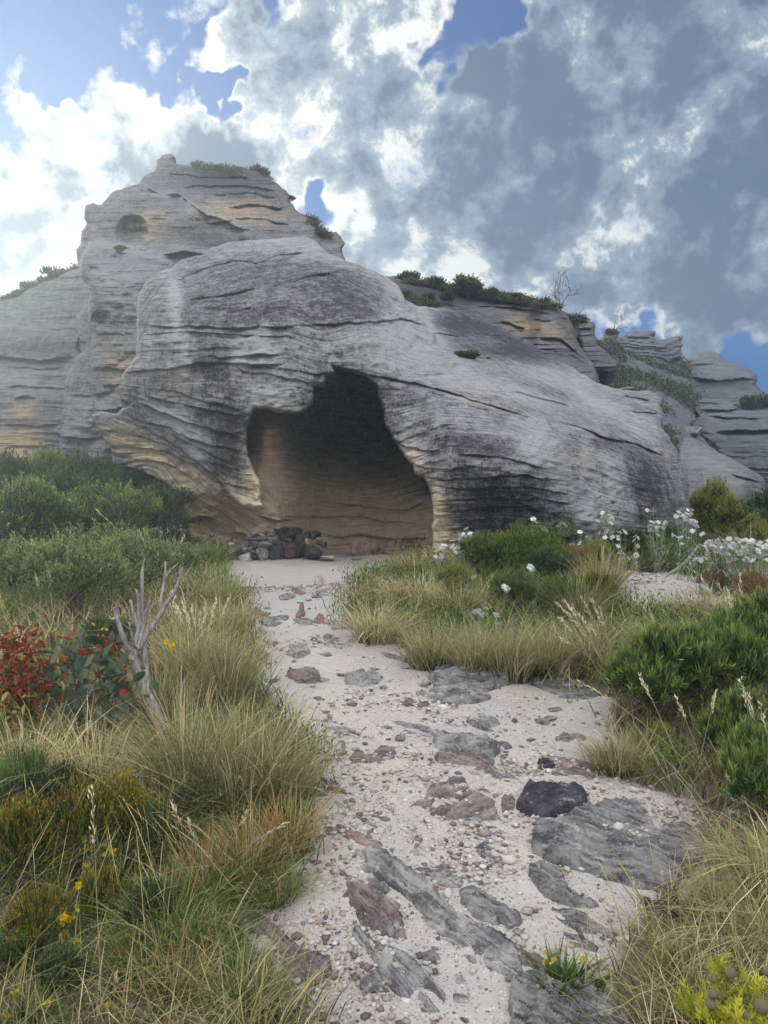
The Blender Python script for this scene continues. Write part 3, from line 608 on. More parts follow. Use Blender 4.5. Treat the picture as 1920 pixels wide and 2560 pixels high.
# ------------------------------------------------------------------ ridge behind, on the right
RG = [(930,690),(985,690),(1012,698),(1060,708),(1082,712),(1140,720),(1182,726),(1240,736),(1290,742),(1340,752),(1400,762),(1402,772),(1422,784),(1436,800),(1446,830),(1440,850),(1452,870),(1476,900),(1492,930),(1495,1010),(1500,1060),(1000,1060),(930,800)]
RG_D = [(960,695,27),(1140,725,27),(1300,750,27),(1400,775,26.5),(1440,850,26.5),(1000,770,23),(1150,790,24),(1250,800,25),(1300,830,25),(1340,800,25.8),(1400,860,25),(1490,940,26),(1100,1000,20),(1300,1000,21.5),(1450,1000,23),(1200,770,25.6)]
o = relief('ridge_cliff', [(RG, RG_D, 12, 1.2)], M_PEAK, 2.8, [L([(1180,770),(1240,765),(1330,775),(1430,800)], .1, 10, .25, 12), L([(1230,800),(1290,812),(1320,820)], .15, 12, .4, 14), L([(1340,840),(1400,850),(1470,900)], .15, 10, .3, 12),
  L([(1350,870),(1420,880),(1480,920)], .15, 10, .3, 12), L([(1335,800),(1400,805),(1440,820)], .1, 8, .2, 8)], None, stain=[(1250,800,200,60,0,.14),(1060,740,120,40,0,.5),(1240,745,160,16,3,.5),(1335,800,14,60,0,.5)],
  warm=[(1300,810,60,30,10,.8),(1400,840,60,60,0,.5),(1200,760,80,20,0,.4)], stain0=.5, strata=.13, sfreq=5.5, big=.35, mid=.14, fine=.04, thick=9, seed=51, rough=5)
tag(o, 'banded rock ridge topped with green scrub behind the boulder on the right', 'rock ridge')
PN = [(1438,810),(1446,803),(1484,806),(1488,814),(1486,836),(1494,862),(1512,876),(1532,896),(1550,908),(1542,926),(1520,935),(1496,930),(1500,960),(1450,960),(1452,880),(1444,845)]
o = relief('rock_pinnacle', [(PN, [(1440,810,30),(1488,815,30),(1500,870,29),(1550,910,28.5),(1450,950,28),(1500,930,28),(1465,870,29)], 12, 1.0)], M_FAR, 2.6, [L([(1440,822),(1460,820),(1486,822)], .15, 6, .3, 8)], None, stain0=.45, strata=.2, sfreq=8, big=.3, mid=.14, thick=4, seed=61, rough=3,
  warm=[(1465,850,30,30,0,.4)])
tag(o, 'narrow notched rock pinnacle at the right end of the ridge', 'rock pinnacle')
RU = [(1516,834),(1544,832),(1546,842),(1562,842),(1568,828),(1586,826),(1602,831),(1606,826),(1638,826),(1639,833),(1627,837),(1640,847),(1652,850),(1668,845),(1690,842),(1705,841),(1706,849),(1701,854),(1708,862),(1703,868),(1704,894),(1680,900),(1664,930),(1580,930),(1530,890),(1510,860)]
o = relief('stone_outcrop', [(RU, [(1520,835,52),(1570,830,54),(1640,830,54),(1705,845,55),(1550,920,51),(1700,900,53),(1620,880,52)], 8, 1.6)], M_FAR, 2.6, [L([(1545,846),(1600,842),(1640,846)], .4, 6, .7, 8), L([(1560,868),(1620,872),(1700,868)], .2, 6, .5, 8)], None,
  stain0=.5, strata=.35, sfreq=9, big=.7, mid=.3, fine=.08, thick=10, seed=71, rough=2.5, warm0=.1)
tag(o, 'small ruin-like crag with a flat cap stone on the skyline', 'crag')
DM = [(1690,935),(1704,915),(1728,892),(1745,881),(1768,877),(1790,880),(1804,889),(1812,902),(1838,907),(1870,922),(1892,934),(1896,948),(1890,960),(1904,976),(1922,986),(1990,1000),(1990,1060),(1730,1060),(1700,960)]
o = relief('domed_crag', [(DM, [(1700,930,60),(1768,880,63),(1812,905,62),(1890,940,61),(1980,1000,60),(1720,1040,57),(1850,1040,57),(1980,1050,57),(1780,940,60)], 14, 3.5)], M_FAR, 2.6, [L([(1720,944),(1790,952),(1850,948),(1895,952)], .6, 10, 1.3, 14), L([(1712,915),(1780,908),(1812,906)], .2, 8, .3, 10)], None,
  stain=[(1800,960,90,10,0,.4),(1790,920,60,20,10,-.2)], stain0=.4, strata=.3, sfreq=8, big=.8, mid=.3, fine=.08, thick=14, seed=81, rough=3)
tag(o, 'rounded grey dome of rock on the skyline at the right edge', 'crag')
LC = [(1728,1004),(1745,996),(1790,996),(1830,1006),(1870,1000),(1920,1000),(1990,1000),(1990,1300),(1760,1300),(1770,1200),(1790,1120),(1745,1090),(1720,1060),(1742,1040),(1730,1020)]
o = relief('terraced_cliff', [(LC, [(1740,1000,50),(1850,1004,52),(1980,1004,52),(1740,1090,47),(1850,1090,46.5),(1980,1080,46),(1780,1290,45),(1980,1290,44)], 10, 2.0)], M_FAR, 2.8, [L([(1735,1008),(1780,1006),(1820,1012)], .5, 6, .8, 8), L([(1760,1040),(1830,1046),(1920,1050)], .5, 12, .5, 10), L([(1780,1075),(1850,1080),(1980,1072)], .6, 12, 1.0, 14),
  L([(1740,1025),(1800,1030),(1860,1022)], .5, 8, .6, 8)], None, stain=[(1880,1150,120,60,0,.2),(1800,1020,80,20,0,-.25)], stain0=.42, strata=.4, sfreq=7, big=.8, mid=.3, fine=.08, thick=12, seed=91, rough=3)
tag(o, 'dim blue-grey stepped cliff below the dome at the right edge', 'cliff')
SB = [(1690,1120),(1706,1096),(1725,1094),(1750,1102),(1790,1126),(1840,1153),(1880,1176),(1908,1192),(1915,1206),(1913,1262),(1905,1330),(1660,1340),(1680,1200)]
o = relief('sloping_boulder', [(SB, [(1700,1100,24),(1790,1130,24),(1905,1195,23),(1700,1300,21),(1800,1220,22),(1905,1300,21.5),(1850,1290,21.2)], 14, 1.4)], M_PEAK, 2.6, [L([(1820,1185),(1860,1195),(1912,1212)], .1, 14, .2, 20)], None,
  stain=[(1880,1240,30,40,0,.4),(1780,1160,80,20,30,-.35)], stain0=.35, strata=.08, sfreq=5, big=.2, mid=.08, fine=.03, thick=5, seed=95, rough=3)
tag(o, 'low pale boulder sloping down behind the yellow-green bush at right', 'boulder')
HS = [(1400,860),(1480,850),(1530,850),(1560,880),(1640,895),(1700,892),(1716,905),(1728,960),(1728,1010),(1740,1050),(1722,1065),(1765,1100),(1800,1150),(1850,1190),(1900,1240),(1900,1340),(1400,1340)]
HS_D = [(1430,880,34),(1500,870,40),(1560,885,49),(1690,900,56),(1780,960,56),(1900,1040,52),(1480,960,30),(1600,960,40),(1700,980,46),(1600,1060,31),(1700,1080,34),(1800,1120,38),(1950,1150,40),(1650,1180,24),(1750,1180,27),(1850,1220,30),(1600,1300,20),(1750,1300,21),(1950,1300,22)]
# ------------------------------------------------------------------ ground
def mat_ground():
    m = bpy.data.materials.new('sand'); m.use_nodes = True; t = NT(m.node_tree); t.n.clear()
    o = t.new('ShaderNodeOutputMaterial'); b = t.new('ShaderNodeBsdfPrincipled'); t.l.new(b.outputs[0], o.inputs[0])
    pos = t.new('ShaderNodeNewGeometry').outputs['Position']
    so = t.attr('soil').outputs['Fac']; gr = t.attr('grit').outputs['Fac']
    n1 = t.noise(pos, 5, 6, .65); n2 = t.noise(pos, 60, 6, .7); n3 = t.noise(pos, 260, 3, .6)
    sand = t.mix(n1, C(.53, .505, .48), C(.36, .335, .32))
    sand = t.mix(t.math('MULTIPLY', t.ramp(n2, .50, .72), .6), sand, C(.34, .30, .27))
    vo = t.new('ShaderNodeTexVoronoi', feature='F1'); t.put(vo.inputs['Vector'], pos); vo.inputs['Scale'].default_value = 90
    cc = t.sep(vo.outputs['Color'])
    gcol = t.mix(cc[0], C(.62, .58, .52), C(.20, .15, .13))
    gcol = t.mix(t.math('GREATER_THAN', cc[1], .75), gcol, C(.36, .29, .25))
    gm = t.math('MULTIPLY', t.math('GREATER_THAN', t.math('ADD', gr, t.math('MULTIPLY', t.math('SUBTRACT', cc[2], .5), .9)), .55), t.math('LESS_THAN', vo.outputs['Distance'], .42))
    sand = t.mix(gm, sand, gcol)
    soil = t.mix(n2, C(.10, .082, .062), C(.24, .20, .16))
    sf = t.ramp(t.math('ADD', so, t.math('MULTIPLY', t.math('SUBTRACT', n1, .5), .6)), .35, .75)
    col = t.mix(sf, sand, soil)
    t.l.new(col, b.inputs['Base Color']); b.inputs['Roughness'].default_value = .95; b.inputs['Specular IOR Level'].default_value = .2
    h = t.math('ADD', t.math('MULTIPLY', n2, .6), t.math('MULTIPLY', n3, .25))
    h = t.math('ADD', h, t.math('MULTIPLY', gm, .4))
    bp = t.new('ShaderNodeBump'); bp.inputs['Strength'].default_value = .6; bp.inputs['Distance'].default_value = .012
    t.l.new(h, bp.inputs['Height']); t.l.new(bp.outputs[0], b.inputs['Normal'])
    return m
# left and right edges of the bare path, (v, u_left, u_right) in the photo
PATH = [(1395,560,1010),(1420,560,1000),(1450,560,900),(1500,610,860),(1560,620,850),(1620,620,1010),(1680,620,1060),(1700,620,1250),(1740,640,1560),(1800,700,1540),(1860,790,1540),(1920,800,1500),(2000,780,1760),(2060,770,1780),
 (2120,760,1770),(2180,730,1780),(2250,680,1720),(2320,620,1660),(2400,600,1600),(2480,690,1560),(2560,740,1560)]
_pt = np.array([[*at(a, v)[:2], at(b, v)[0]] for v, a, b in PATH])
_o = np.argsort(_pt[:, 1]); _pt = _pt[_o]
def bare(x, y):
    """1 on the bare path, 0 under the plants"""
    l = np.interp(y, _pt[:, 1], _pt[:, 0]); r = np.interp(y, _pt[:, 1], _pt[:, 2])
    k = .12 * fbm(x * 3, y * 3, 0 * x, 3, 15)
    p = sm(x - l + k, -.10, .16) * sm(r - x + k, -.10, .16) * sm(y, 16, 14.6)
    # sandy clearing on the right
    cx, cy = (1610 - CU) / F * 8.3, 8.3
    q = sm(-np.hypot((x - cx) / 1.0, (y - cy) / 2.4) + k, -.9, -.55)
    nearp = sm(y, 2.0, 1.0) * sm(-np.abs(x - .25), -.9, -.6)
    return np.maximum(np.maximum(p, q), nearp)
def build_ground():
    def axis(c, lim, s0, s1, reach, gfac):
        out = [0.0]; s = s0
        while out[-1] < lim:
            if out[-1] > reach: s = s * gfac
            out.append(out[-1] + s)
        return np.array(out)
    yp = axis(0, 700, .022, 0, 5.0, 1.022); ys = np.concatenate([-axis(0, 300, .12, 0, 2, 1.15)[1:][::-1] + 1.0, yp + 1.0])
    xp = axis(0, 500, .022, 0, 2.2, 1.03); xs = np.concatenate([-xp[1:][::-1], xp])
    X, Y = np.meshgrid(xs, ys)
    Z = gz(X, Y)
    bp = bare(X, Y)
    Z = Z + .012 * fbm(X * 7, Y * 7, 0 * X + 3, 4, 8) * sm(Y, 14, 6)
    rip = .012 * vn(X * 1.5, Y * 9, 0 * X, 33) * bp * sm(Y, 9, 4); Z = Z + rip
    n, mm = X.shape; idx = np.arange(n * mm).reshape(n, mm)
    Q = np.stack([idx[:-1, :-1], idx[:-1, 1:], idx[1:, 1:], idx[1:, :-1]], -1).reshape(-1, 4)
    grit = np.clip(.30 + .55 * vn(X * 1.6, Y * 1.6, 0 * X, 44) - .45 * sm(-np.hypot(X + 1.0, (Y - 6.6) * .6), -1.3, -.3) + .25 * sm(Y, 6, 3), 0, 1)
    g = mk('ground', np.stack([X, Y, Z], -1).reshape(-1, 3), [Q], mat_ground(), attrs=dict(soil=(1 - bp).ravel(), grit=grit.ravel()))
    tag(g, kind='structure')
build_ground()
o = relief('hillside', [(HS, HS_D, 6, 1.0)], M_FAR, 4.0, [], None, stain0=.45, warm0=.25, strata=.6, sfreq=5, sawk=1.4, big=1.0, mid=.4, fine=.1, thick=8, seed=99, rough=4)
tag(o, kind='structure')
# ------------------------------------------------------------------ loose and bedded stones of the path
def stone_mat(name, c1, c2, c3):
    m = bpy.data.materials.new(name); m.use_nodes = True; t = NT(m.node_tree); t.n.clear()
    o = t.new('ShaderNodeOutputMaterial'); b = t.new('ShaderNodeBsdfPrincipled'); t.l.new(b.outputs[0], o.inputs[0])
    tc = t.new('ShaderNodeNewGeometry').outputs['Position']; st = t.attr('lay').outputs['Vector']
    oi = t.new('ShaderNodeObjectInfo').outputs['Random']
    n1 = t.noise(tc, 9, 8, .7); n2 = t.noise(tc, 70, 6, .72); n3 = t.noise(st, 1.0, 7, .7)
    f = t.math('ADD', t.math('MULTIPLY', t.math('SUBTRACT', n1, .5), 2.2), t.math('MULTIPLY_ADD', t.math('SUBTRACT', n2, .5), 1.6, .5))
    f = t.math('ADD', f, t.math('MULTIPLY', t.math('SUBTRACT', n3, .5), 3.2))  # layer contrast raised in colour, standing in for missing shading on ledges
    col = t.mix(t.ramp(f, .1, .9, smooth=False), C(*c2), C(*c1))
    col = t.mix(t.ramp(t.noise(tc, 22, 5, .7), .60, .70), col, C(*c3))
    nz = t.sep(t.new('ShaderNodeNewGeometry').outputs['Normal'])[2]
    dust = t.math('MULTIPLY', t.ramp(t.math('ADD', nz, t.math('MULTIPLY', t.math('SUBTRACT', n1, .5), 1.6)), .95, 1.25), .6)
    col = t.mix(dust, col, C(.50, .47, .45))
    t.l.new(col, b.inputs['Base Color']); b.inputs['Roughness'].default_value = .9; b.inputs['Specular IOR Level'].default_value = .2
    bp = t.new('ShaderNodeBump'); bp.inputs['Strength'].default_value = .8; bp.inputs['Distance'].default_value = .012
    t.l.new(t.math('ADD', t.math('ADD', n3, t.math('MULTIPLY', n2, .5)), t.math('MULTIPLY', n1, .6)), bp.inputs['Height']); t.l.new(bp.outputs[0], b.inputs['Normal'])
    return m
SM = dict(grey=stone_mat('stone_grey', (.34, .33, .32), (.09, .086, .09), (.45, .43, .40)), blue=stone_mat('stone_blue_grey', (.28, .27, .265), (.068, .065, .068), (.42, .41, .40)),
          purple=stone_mat('stone_purple', (.28, .235, .225), (.09, .072, .075), (.34, .31, .30)), red=stone_mat('stone_red', (.27, .175, .155), (.13, .08, .075), (.36, .29, .26)),
          tan=stone_mat('stone_tan', (.46, .38, .27), (.24, .19, .14), (.50, .47, .43)), pale=stone_mat('stone_pale', (.55, .54, .53), (.30, .29, .29), (.62, .61, .60)),
          dark=stone_mat('stone_dark', (.085, .08, .09), (.028, .028, .034), (.26, .26, .27)), dred=stone_mat('stone_dark_red', (.12, .075, .075), (.045, .028, .03), (.2, .17, .16)),
          pink=stone_mat('stone_pink', (.33, .25, .22), (.20, .145, .125), (.40, .34, .30)))

def slab(poly, h, ang, mat, label, layers=3.0, edge=.03, seed=0, tilt=(0, 0), name='flat_rock', rgh=.5):
    """a stone bedded in the path: raised, layered top inside a ragged outline, skirt below the ground"""
    W = np.array([at(u, v)[:2] for u, v in poly])
    size = max(np.ptp(W[:, 0]), np.ptp(W[:, 1])); cen = W.mean(0)
    pts = []
    for i in range(len(W)):
        a, b = W[i], W[(i + 1) % len(W)]; k = max(1, int(np.hypot(*(b - a)) / (size * .03)))
        pts += [a + (b - a) * j / k for j in range(k)]
    P = np.array(pts)
    fq = 6.0 / size
    P = P + size * .022 * np.stack([fbm(P[:, 0] * fq * 2, P[:, 1] * fq * 2, 0 * P[:, 0], 3, seed), fbm(P[:, 0] * fq * 2, P[:, 1] * fq * 2, 0 * P[:, 0] + 5, 3, seed + 1)], -1)
    n = int(np.clip(size / .006, 40, 130)); stp = size * 1.1 / n
    xs = np.arange(P[:, 0].min() - stp, P[:, 0].max() + 2 * stp, stp); ys = np.arange(P[:, 1].min() - stp, P[:, 1].max() + 2 * stp, stp)
    X, Y = np.meshgrid(xs, ys)
    dd, NX, NY = nearest(X, Y, P); sn = dd < .5 * stp; ins = inpoly(X, Y, P) | sn
    X = np.where(sn, NX, X); Y = np.where(sn, NY, Y); e = np.where(sn, 0, dd)
    lx = (X - cen[0]) * math.cos(ang) + (Y - cen[1]) * math.sin(ang); ly = -(X - cen[0]) * math.sin(ang) + (Y - cen[1]) * math.cos(ang)
    q = ly / size * layers + .35 * fbm(X * fq * .7, Y * fq * .7, 0 * X, 3, seed + 2) + .08 * lx / size
    i = np.floor(q * 1.7); t = q * 1.7 - i; st_ = np.where(t < .8, t / .8, (1 - t) / .2)
    k = _h(i.astype(np.int64), 0 * i.astype(np.int64), 0 * i.astype(np.int64), seed)
    top = h * (.35 + .65 * k * st_ + .30 * fbm(X * fq * .6, Y * fq * .6, 0 * X, 3, seed + 3)) + .45 * h * rgh * (vn(lx / size * 3, ly / size * layers * 7, 0 * lx, seed + 4) - .5) + .16 * h * rgh * fbm(X * fq * 5, Y * fq * 5, 0 * X, 3, seed + 5)
    top = top + tilt[0] * lx + tilt[1] * ly
    ew = edge * (.4 + 1.4 * vn(X * fq, Y * fq, 0 * X, seed + 6))
    r = np.clip(e / ew, 0, 1); Z = gz(X, Y) - .012 + top * np.sqrt(1 - (1 - r) ** 2) * .92 + .08 * top * sm(e, 0, size * .3)
    idx = -np.ones(X.shape, int); idx[ins] = np.arange(ins.sum()); V0 = np.stack([X, Y, Z], -1)[ins]
    a, b, c, d_ = idx[:-1, :-1], idx[:-1, 1:], idx[1:, 1:], idx[1:, :-1]; ok = (a >= 0) & (b >= 0) & (c >= 0) & (d_ >= 0)
    Q = np.stack([a[ok], b[ok], c[ok], d_[ok]], -1); tr = []
    for x3 in ((a, b, c, d_), (b, c, d_, a), (c, d_, a, b), (d_, a, b, c)):
        kk = (x3[0] >= 0) & (x3[1] >= 0) & (x3[2] >= 0) & (x3[3] < 0); tr.append(np.stack([x3[0][kk], x3[1][kk], x3[2][kk]], -1))
    T = np.concatenate(tr); E = np.concatenate([np.stack([Q[:, i], Q[:, (i + 1) % 4]], -1) for i in range(4)] + [np.stack([T[:, i], T[:, (i + 1) % 3]], -1) for i in range(3)])
    key = np.sort(E, 1); kk = key[:, 0].astype(np.int64) * (len(V0) + 1) + key[:, 1]; _, inv, cnt = np.unique(kk, return_inverse=True, return_counts=True)
    BE = E[cnt[inv] == 1]; bv = np.unique(BE); m = -np.ones(len(V0), int); m[bv] = len(V0) + np.arange(len(bv))
    low = V0[bv].copy(); low[:, 2] -= .05; Vt = np.concatenate([V0, low])
    Q = np.concatenate([Q, np.stack([BE[:, 1], BE[:, 0], m[BE[:, 0]], m[BE[:, 1]]], -1)])
    lay = np.stack([lx * 5, ly / size * layers * 9 + 0 * lx, 0 * lx + seed], -1)[ins]; lay = np.concatenate([lay, lay[bv]])
    cz = float(V0[:, 2].mean()); c3 = np.array([cen[0], cen[1], cz])
    o = mk(name, Vt - c3, [Q, T], mat, attrs=dict(lay=lay), sharp=40, loc=c3)
    return tag(o, label, 'rock')
SL = [
 ([(1070,1700),(1090,1685),(1180,1682),(1260,1695),(1275,1715),(1240,1725),(1215,1735),(1232,1750),(1180,1765),(1110,1760),(1062,1747),(1075,1730),(1090,1718)], .12, .1, 'blue', 'blue-grey layered slab below the middle grass tussocks', 3),
 ([(1310,1690),(1380,1690),(1450,1710),(1510,1738),(1480,1752),(1410,1746),(1340,1718)], .07, -.2, 'blue', 'dark bedrock shelf running right from under the tussocks', 3),
 ([(860,1702),(880,1684),(930,1683),(960,1700),(945,1716),(900,1720),(862,1713)], .09, .1, 'grey', 'rounded grey rock left of the blue-grey slab', 2),
 ([(712,1692),(730,1677),(790,1679),(803,1695),(790,1711),(740,1713)], .08, 0, 'purple', 'purple-grey rock at the left side of the path mid way', 2),
 ([(795,1806),(810,1799),(860,1814),(892,1833),(860,1840),(820,1826)], .05, -.4, 'grey', 'low grey rock ledge beside the left tussock', 2),
 ([(873,1806),(900,1800),(960,1805),(973,1815),(930,1823),(880,1816)], .05, .1, 'grey', 'thin flat grey rock right of the low ledge', 2),
 ([(1168,1801),(1200,1785),(1240,1795),(1252,1812),(1210,1821),(1175,1813)], .07, -.3, 'grey', 'grey lichen-spotted rock above the split block', 2),
 ([(1082,1856),(1100,1838),(1160,1838),(1240,1868),(1253,1886),(1235,1898),(1160,1884),(1090,1874)], .15, -.35, 'grey', 'upper half of the split grey block in mid path', 3),
 ([(1082,1893),(1100,1884),(1170,1890),(1237,1908),(1226,1930),(1160,1929),(1095,1912)], .10, -.3, 'purple', 'lower half of the split grey block in mid path', 3),
 ([(870,1896),(890,1882),(930,1885),(960,1865),(992,1880),(985,1901),(930,1913),(880,1911)], .07, .2, 'purple', 'jagged low brown rock left of the split block', 3),
 ([(1010,2030),(1060,1987),(1082,1966),(1135,1947),(1162,1951),(1180,1976),(1240,2010),(1247,2035),(1243,2053),(1130,2052),(1085,2037),(1050,2024)], .10, .5, 'purple', 'broad flat purple-brown rock in the centre of the path', 1.5),
 ([(1248,2003),(1275,1994),(1290,2007),(1285,2041),(1255,2041)], .08, .2, 'purple', 'small block wedged between the two purple rocks', 1.5),
 ([(1290,2012),(1310,1975),(1370,1970),(1440,1967),(1475,1987),(1470,2016),(1430,2036),(1380,2048),(1320,2046),(1288,2031)], .16, .2, 'dark', 'thick dark purple rock right of the flat purple-brown one', 1.5),
 ([(1032,2031),(1047,2028),(1080,2066),(1065,2070)], .04, -1, 'grey', 'thin sliver of stone in front of the flat purple-brown rock', 1.5),
 ([(850,2086),(870,2082),(930,2090),(965,2110),(960,2132),(930,2131),(870,2107)], .07, -.2, 'pink', 'pinkish smooth rock at the head of the long grey beam', 1.2),
 ([(845,2152),(870,2122),(930,2130),(1000,2180),(1060,2225),(1110,2265),(1165,2305),(1183,2332),(1150,2347),(1100,2332),(1060,2292),(1000,2242),(930,2192),(860,2172)], .12, -.85, 'grey', 'long grey beam of layered rock slanting across the path', 2.5),
 ([(962,2130),(1040,2126),(1070,2146),(1110,2170),(1160,2205),(1155,2226),(1120,2233),(1060,2200),(1010,2162)], .07, -.8, 'grey', 'thin grey sheet of rock beside the long beam', 2.5),
 ([(860,2202),(930,2220),(1000,2260),(1012,2300),(1022,2357),(960,2352),(900,2312),(868,2270)], .07, -.9, 'purple', 'brown layered rock just below the long beam', 4),
 ([(880,2292),(940,2352),(1010,2390),(1060,2430),(1122,2500),(1112,2542),(1060,2542),(1000,2512),(960,2462),(930,2402),(882,2352)], .06, -.95, 'grey', 'low worn rock ridge running to the bottom of the path', 4),
 ([(1148,2262),(1180,2222),(1210,2240),(1260,2270),(1312,2306),(1300,2320),(1230,2316),(1180,2292)], .08, -.6, 'grey', 'wedge-shaped grey rock right of the long beam', 2.5),
 ([(1180,2122),(1210,2110),(1260,2130),(1272,2156),(1230,2167),(1200,2147)], .05, -.4, 'blue', 'small half-buried blue-grey rock in gravel mid path', 2),
 ([(1325,2112),(1340,2078),(1400,2050),(1460,2040),(1500,2020),(1555,2008),(1600,2026),(1618,2050),(1640,2076),(1700,2068),(1762,2080),(1768,2140),(1722,2200),(1662,2242),(1590,2232),(1540,2212),(1460,2182),(1380,2162),(1330,2142)], .14, -.35, 'blue', 'large dark blue-grey outcrop at the right edge of the path', 5),
 ([(1318,2165),(1345,2172),(1395,2192),(1440,2240),(1505,2269),(1480,2276),(1400,2264),(1350,2232),(1320,2195)], .08, -.5, 'blue', 'upper of three dark fins below the large outcrop', 3),
 ([(1372,2272),(1440,2282),(1490,2312),(1555,2342),(1530,2353),(1440,2334),(1388,2306)], .07, -.45, 'blue', 'middle of three dark fins below the large outcrop', 3),
 ([(1405,2342),(1450,2345),(1502,2374),(1490,2390),(1430,2376)], .06, -.45, 'blue', 'lowest of three dark fins below the large outcrop', 3),
 ([(1275,2447),(1290,2430),(1340,2435),(1400,2460),(1450,2470),(1520,2500),(1580,2560),(1580,2630),(1270,2630),(1272,2500)], .10, -.6, 'blue', 'broad layered slab at the bottom edge right of centre', 5),
 ([(1505,1998),(1530,1980),(1570,1974),(1580,1984),(1565,2000),(1530,2008)], .04, -.3, 'blue', 'small flat dark patch of rock behind the large outcrop', 2),
 ([(1602,2262),(1680,2255),(1702,2270),(1692,2300),(1640,2296),(1612,2280)], .12, -.3, 'dark', 'dark lump of rock beside the grass at the lower right', 2),
 ([(600,2292),(627,2285),(690,2330),(760,2370),(830,2420),(812,2470),(740,2467),(650,2442),(600,2392),(590,2340)], .08, -.8, 'purple', 'long brown slab at the lower left edge of the path', 4),
 ([(557,1476),(600,1468),(690,1466),(700,1474),(640,1480),(560,1484)], .05, 0, 'red', 'long flat reddish slab in front of the stone pile', 1.5),
 ([(728,1473),(745,1472),(768,1483),(750,1488),(730,1483)], .06, -.2, 'red', 'small broken red slab in front of the cave', 1.5),
 ([(792,1476),(850,1471),(854,1481),(795,1483)], .05, 0, 'pink', 'flat pink slab half under the tan tussock near the cave', 1.5),
 ([(697,1493),(720,1487),(742,1493),(715,1501),(700,1501)], .06, .1, 'purple', 'pointed purple slab on pale sand below the cave', 1.5),
 ([(785,1458),(790,1450),(808,1449),(815,1458),(805,1464),(788,1463)], .10, 0, 'tan', 'rounded tan stone alone on the cave forecourt', 1.2),
 ([(621,1528),(635,1520),(647,1522),(674,1541),(655,1543),(630,1534)], .09, -.5, 'red', 'humped red rock at the left edge of the pale sand', 1.2),
 ([(738,1546),(748,1530),(760,1528),(764,1538),(752,1547)], .13, .6, 'red', 'small upright red stone standing in the pale sand', 1.2),
 ([(645,1551),(700,1543),(724,1546),(715,1556),(680,1569),(655,1563)], .06, 0, 'grey', 'crumbly grey ledge beside the humped red rock', 3),
 ([(728,1549),(770,1546),(785,1552),(782,1560),(800,1569),(750,1567)], .06, -.1, 'blue', 'flat grey ledge below the upright red stone', 3),
 ([(784,1550),(800,1544),(812,1551),(809,1562),(792,1561)], .09, 0, 'red', 'round red and white stone at the end of the flat ledge', 1.2),
 ([(818,1553),(870,1556),(880,1573),(830,1576)], .05, -.1, 'grey', 'grey ledge reaching under the curly tussock', 3),
 ([(805,1593),(845,1592),(852,1606),(820,1611)], .05, -.1, 'grey', 'small grey ledge left of the curly tussock foot', 2),
 ([(722,1616),(765,1613),(775,1626),(779,1641),(740,1651),(715,1641)], .07, .1, 'grey', 'pebbly grey crust of rock alone in the sand', 3),
 ([(630,1621),(645,1611),(655,1626),(675,1641),(660,1653),(630,1649)], .08, -.3, 'purple', 'dark purple rock touching the left grass verge', 1.5),
 ([(1000,1757),(1030,1751),(1040,1762),(1015,1770)], .05, 0, 'purple', 'small dark stone left of the blue-grey slab', 1.5),
 ([(1385,1845),(1420,1840),(1445,1850),(1425,1862),(1390,1858)], .05, 0, 'blue', 'small flat grey stone right of the split block', 2),
 ([(1340,1912),(1375,1906),(1392,1918),(1370,1930),(1345,1926)], .06, 0, 'dark', 'dark stone right of the split block near the dry grass', 1.5),
 ([(1400,1922),(1460,1935),(1500,1950),(1480,1968),(1420,1950),(1360,1945)], .05, -.2, 'purple', 'thin brown ledge behind the thick dark purple rock', 3),
 ([(803,1965),(830,1958),(878,1985),(862,1995),(820,1980)], .05, -.4, 'red', 'reddish plate of rock left of the broad flat rock', 1.5),
 ([(1365,2172),(1390,2164),(1428,2178),(1420,2188),(1375,2190)], .045, 0, 'tan', 'bent brown stone lying below the big outcrop edge', 1.5),
 ([(1178,2372),(1195,2364),(1212,2380),(1208,2396),(1182,2392)], .06, 0, 'purple', 'dark stub of rock in gravel near the bottom', 1.5),
 ([(890,2440),(905,2432),(914,2442),(900,2455)], .05, 0, 'pale', 'square pale grey stone near the bottom left of the path', 1.2),
 ([(1136,2448),(1155,2440),(1168,2452),(1158,2468),(1140,2462)], .05, 0, 'pale', 'pale grey stone near the bottom centre, upper of two', 1.2),
 ([(1158,2485),(1172,2472),(1182,2490),(1176,2506),(1160,2502)], .05, 0, 'pale', 'pale grey stone near the bottom centre, lower of two', 1.2),
]
for i, (poly, h, a, mt, lb, ly) in enumerate(SL):
    slab(poly, h * .85, a, SM[mt], lb, ly, seed=100 + i * 7, edge=.008 + .06 * h)

# thin ledges of bedrock showing through the gravel, alike
_rg = random.Random(41); _n = 0
while _n < 24:
    y = _rg.uniform(2.35, 7.2); x = float(pathx(y)) + _rg.uniform(-.55, .95) * (.5 + .12 * y); a = -.75 + _rg.gauss(0, .22) + .05 * y
    if bare(np.array(x), np.array(y)) < .9: continue
    ln = _rg.uniform(.12, .30); wd = ln * _rg.uniform(.18, .38); k = _rg.randint(6, 9); pl = []
    for j in range(k):
        q = j * 6.283 / k; px_, py_ = ln * math.cos(q) * _rg.uniform(.75, 1.05), wd * math.sin(q) * _rg.uniform(.6, 1.2)
        X_, Y_ = x + px_ * math.cos(a) - py_ * math.sin(a), y + px_ * math.sin(a) + py_ * math.cos(a)
        pl.append((CU + X_ / Y_ * F, CV + (EYE - float(gz(X_, Y_))) / Y_ * F))
    o = slab(pl, _rg.uniform(.025, .05), a, SM[_rg.choice(('grey', 'grey', 'purple', 'blue'))], 'thin ledge of bedrock barely showing through the gravel', _rg.uniform(2, 4), seed=700 + _n * 5, edge=.008)
    o['group'] = 'thin ledges of bedrock in the path'; _n += 1
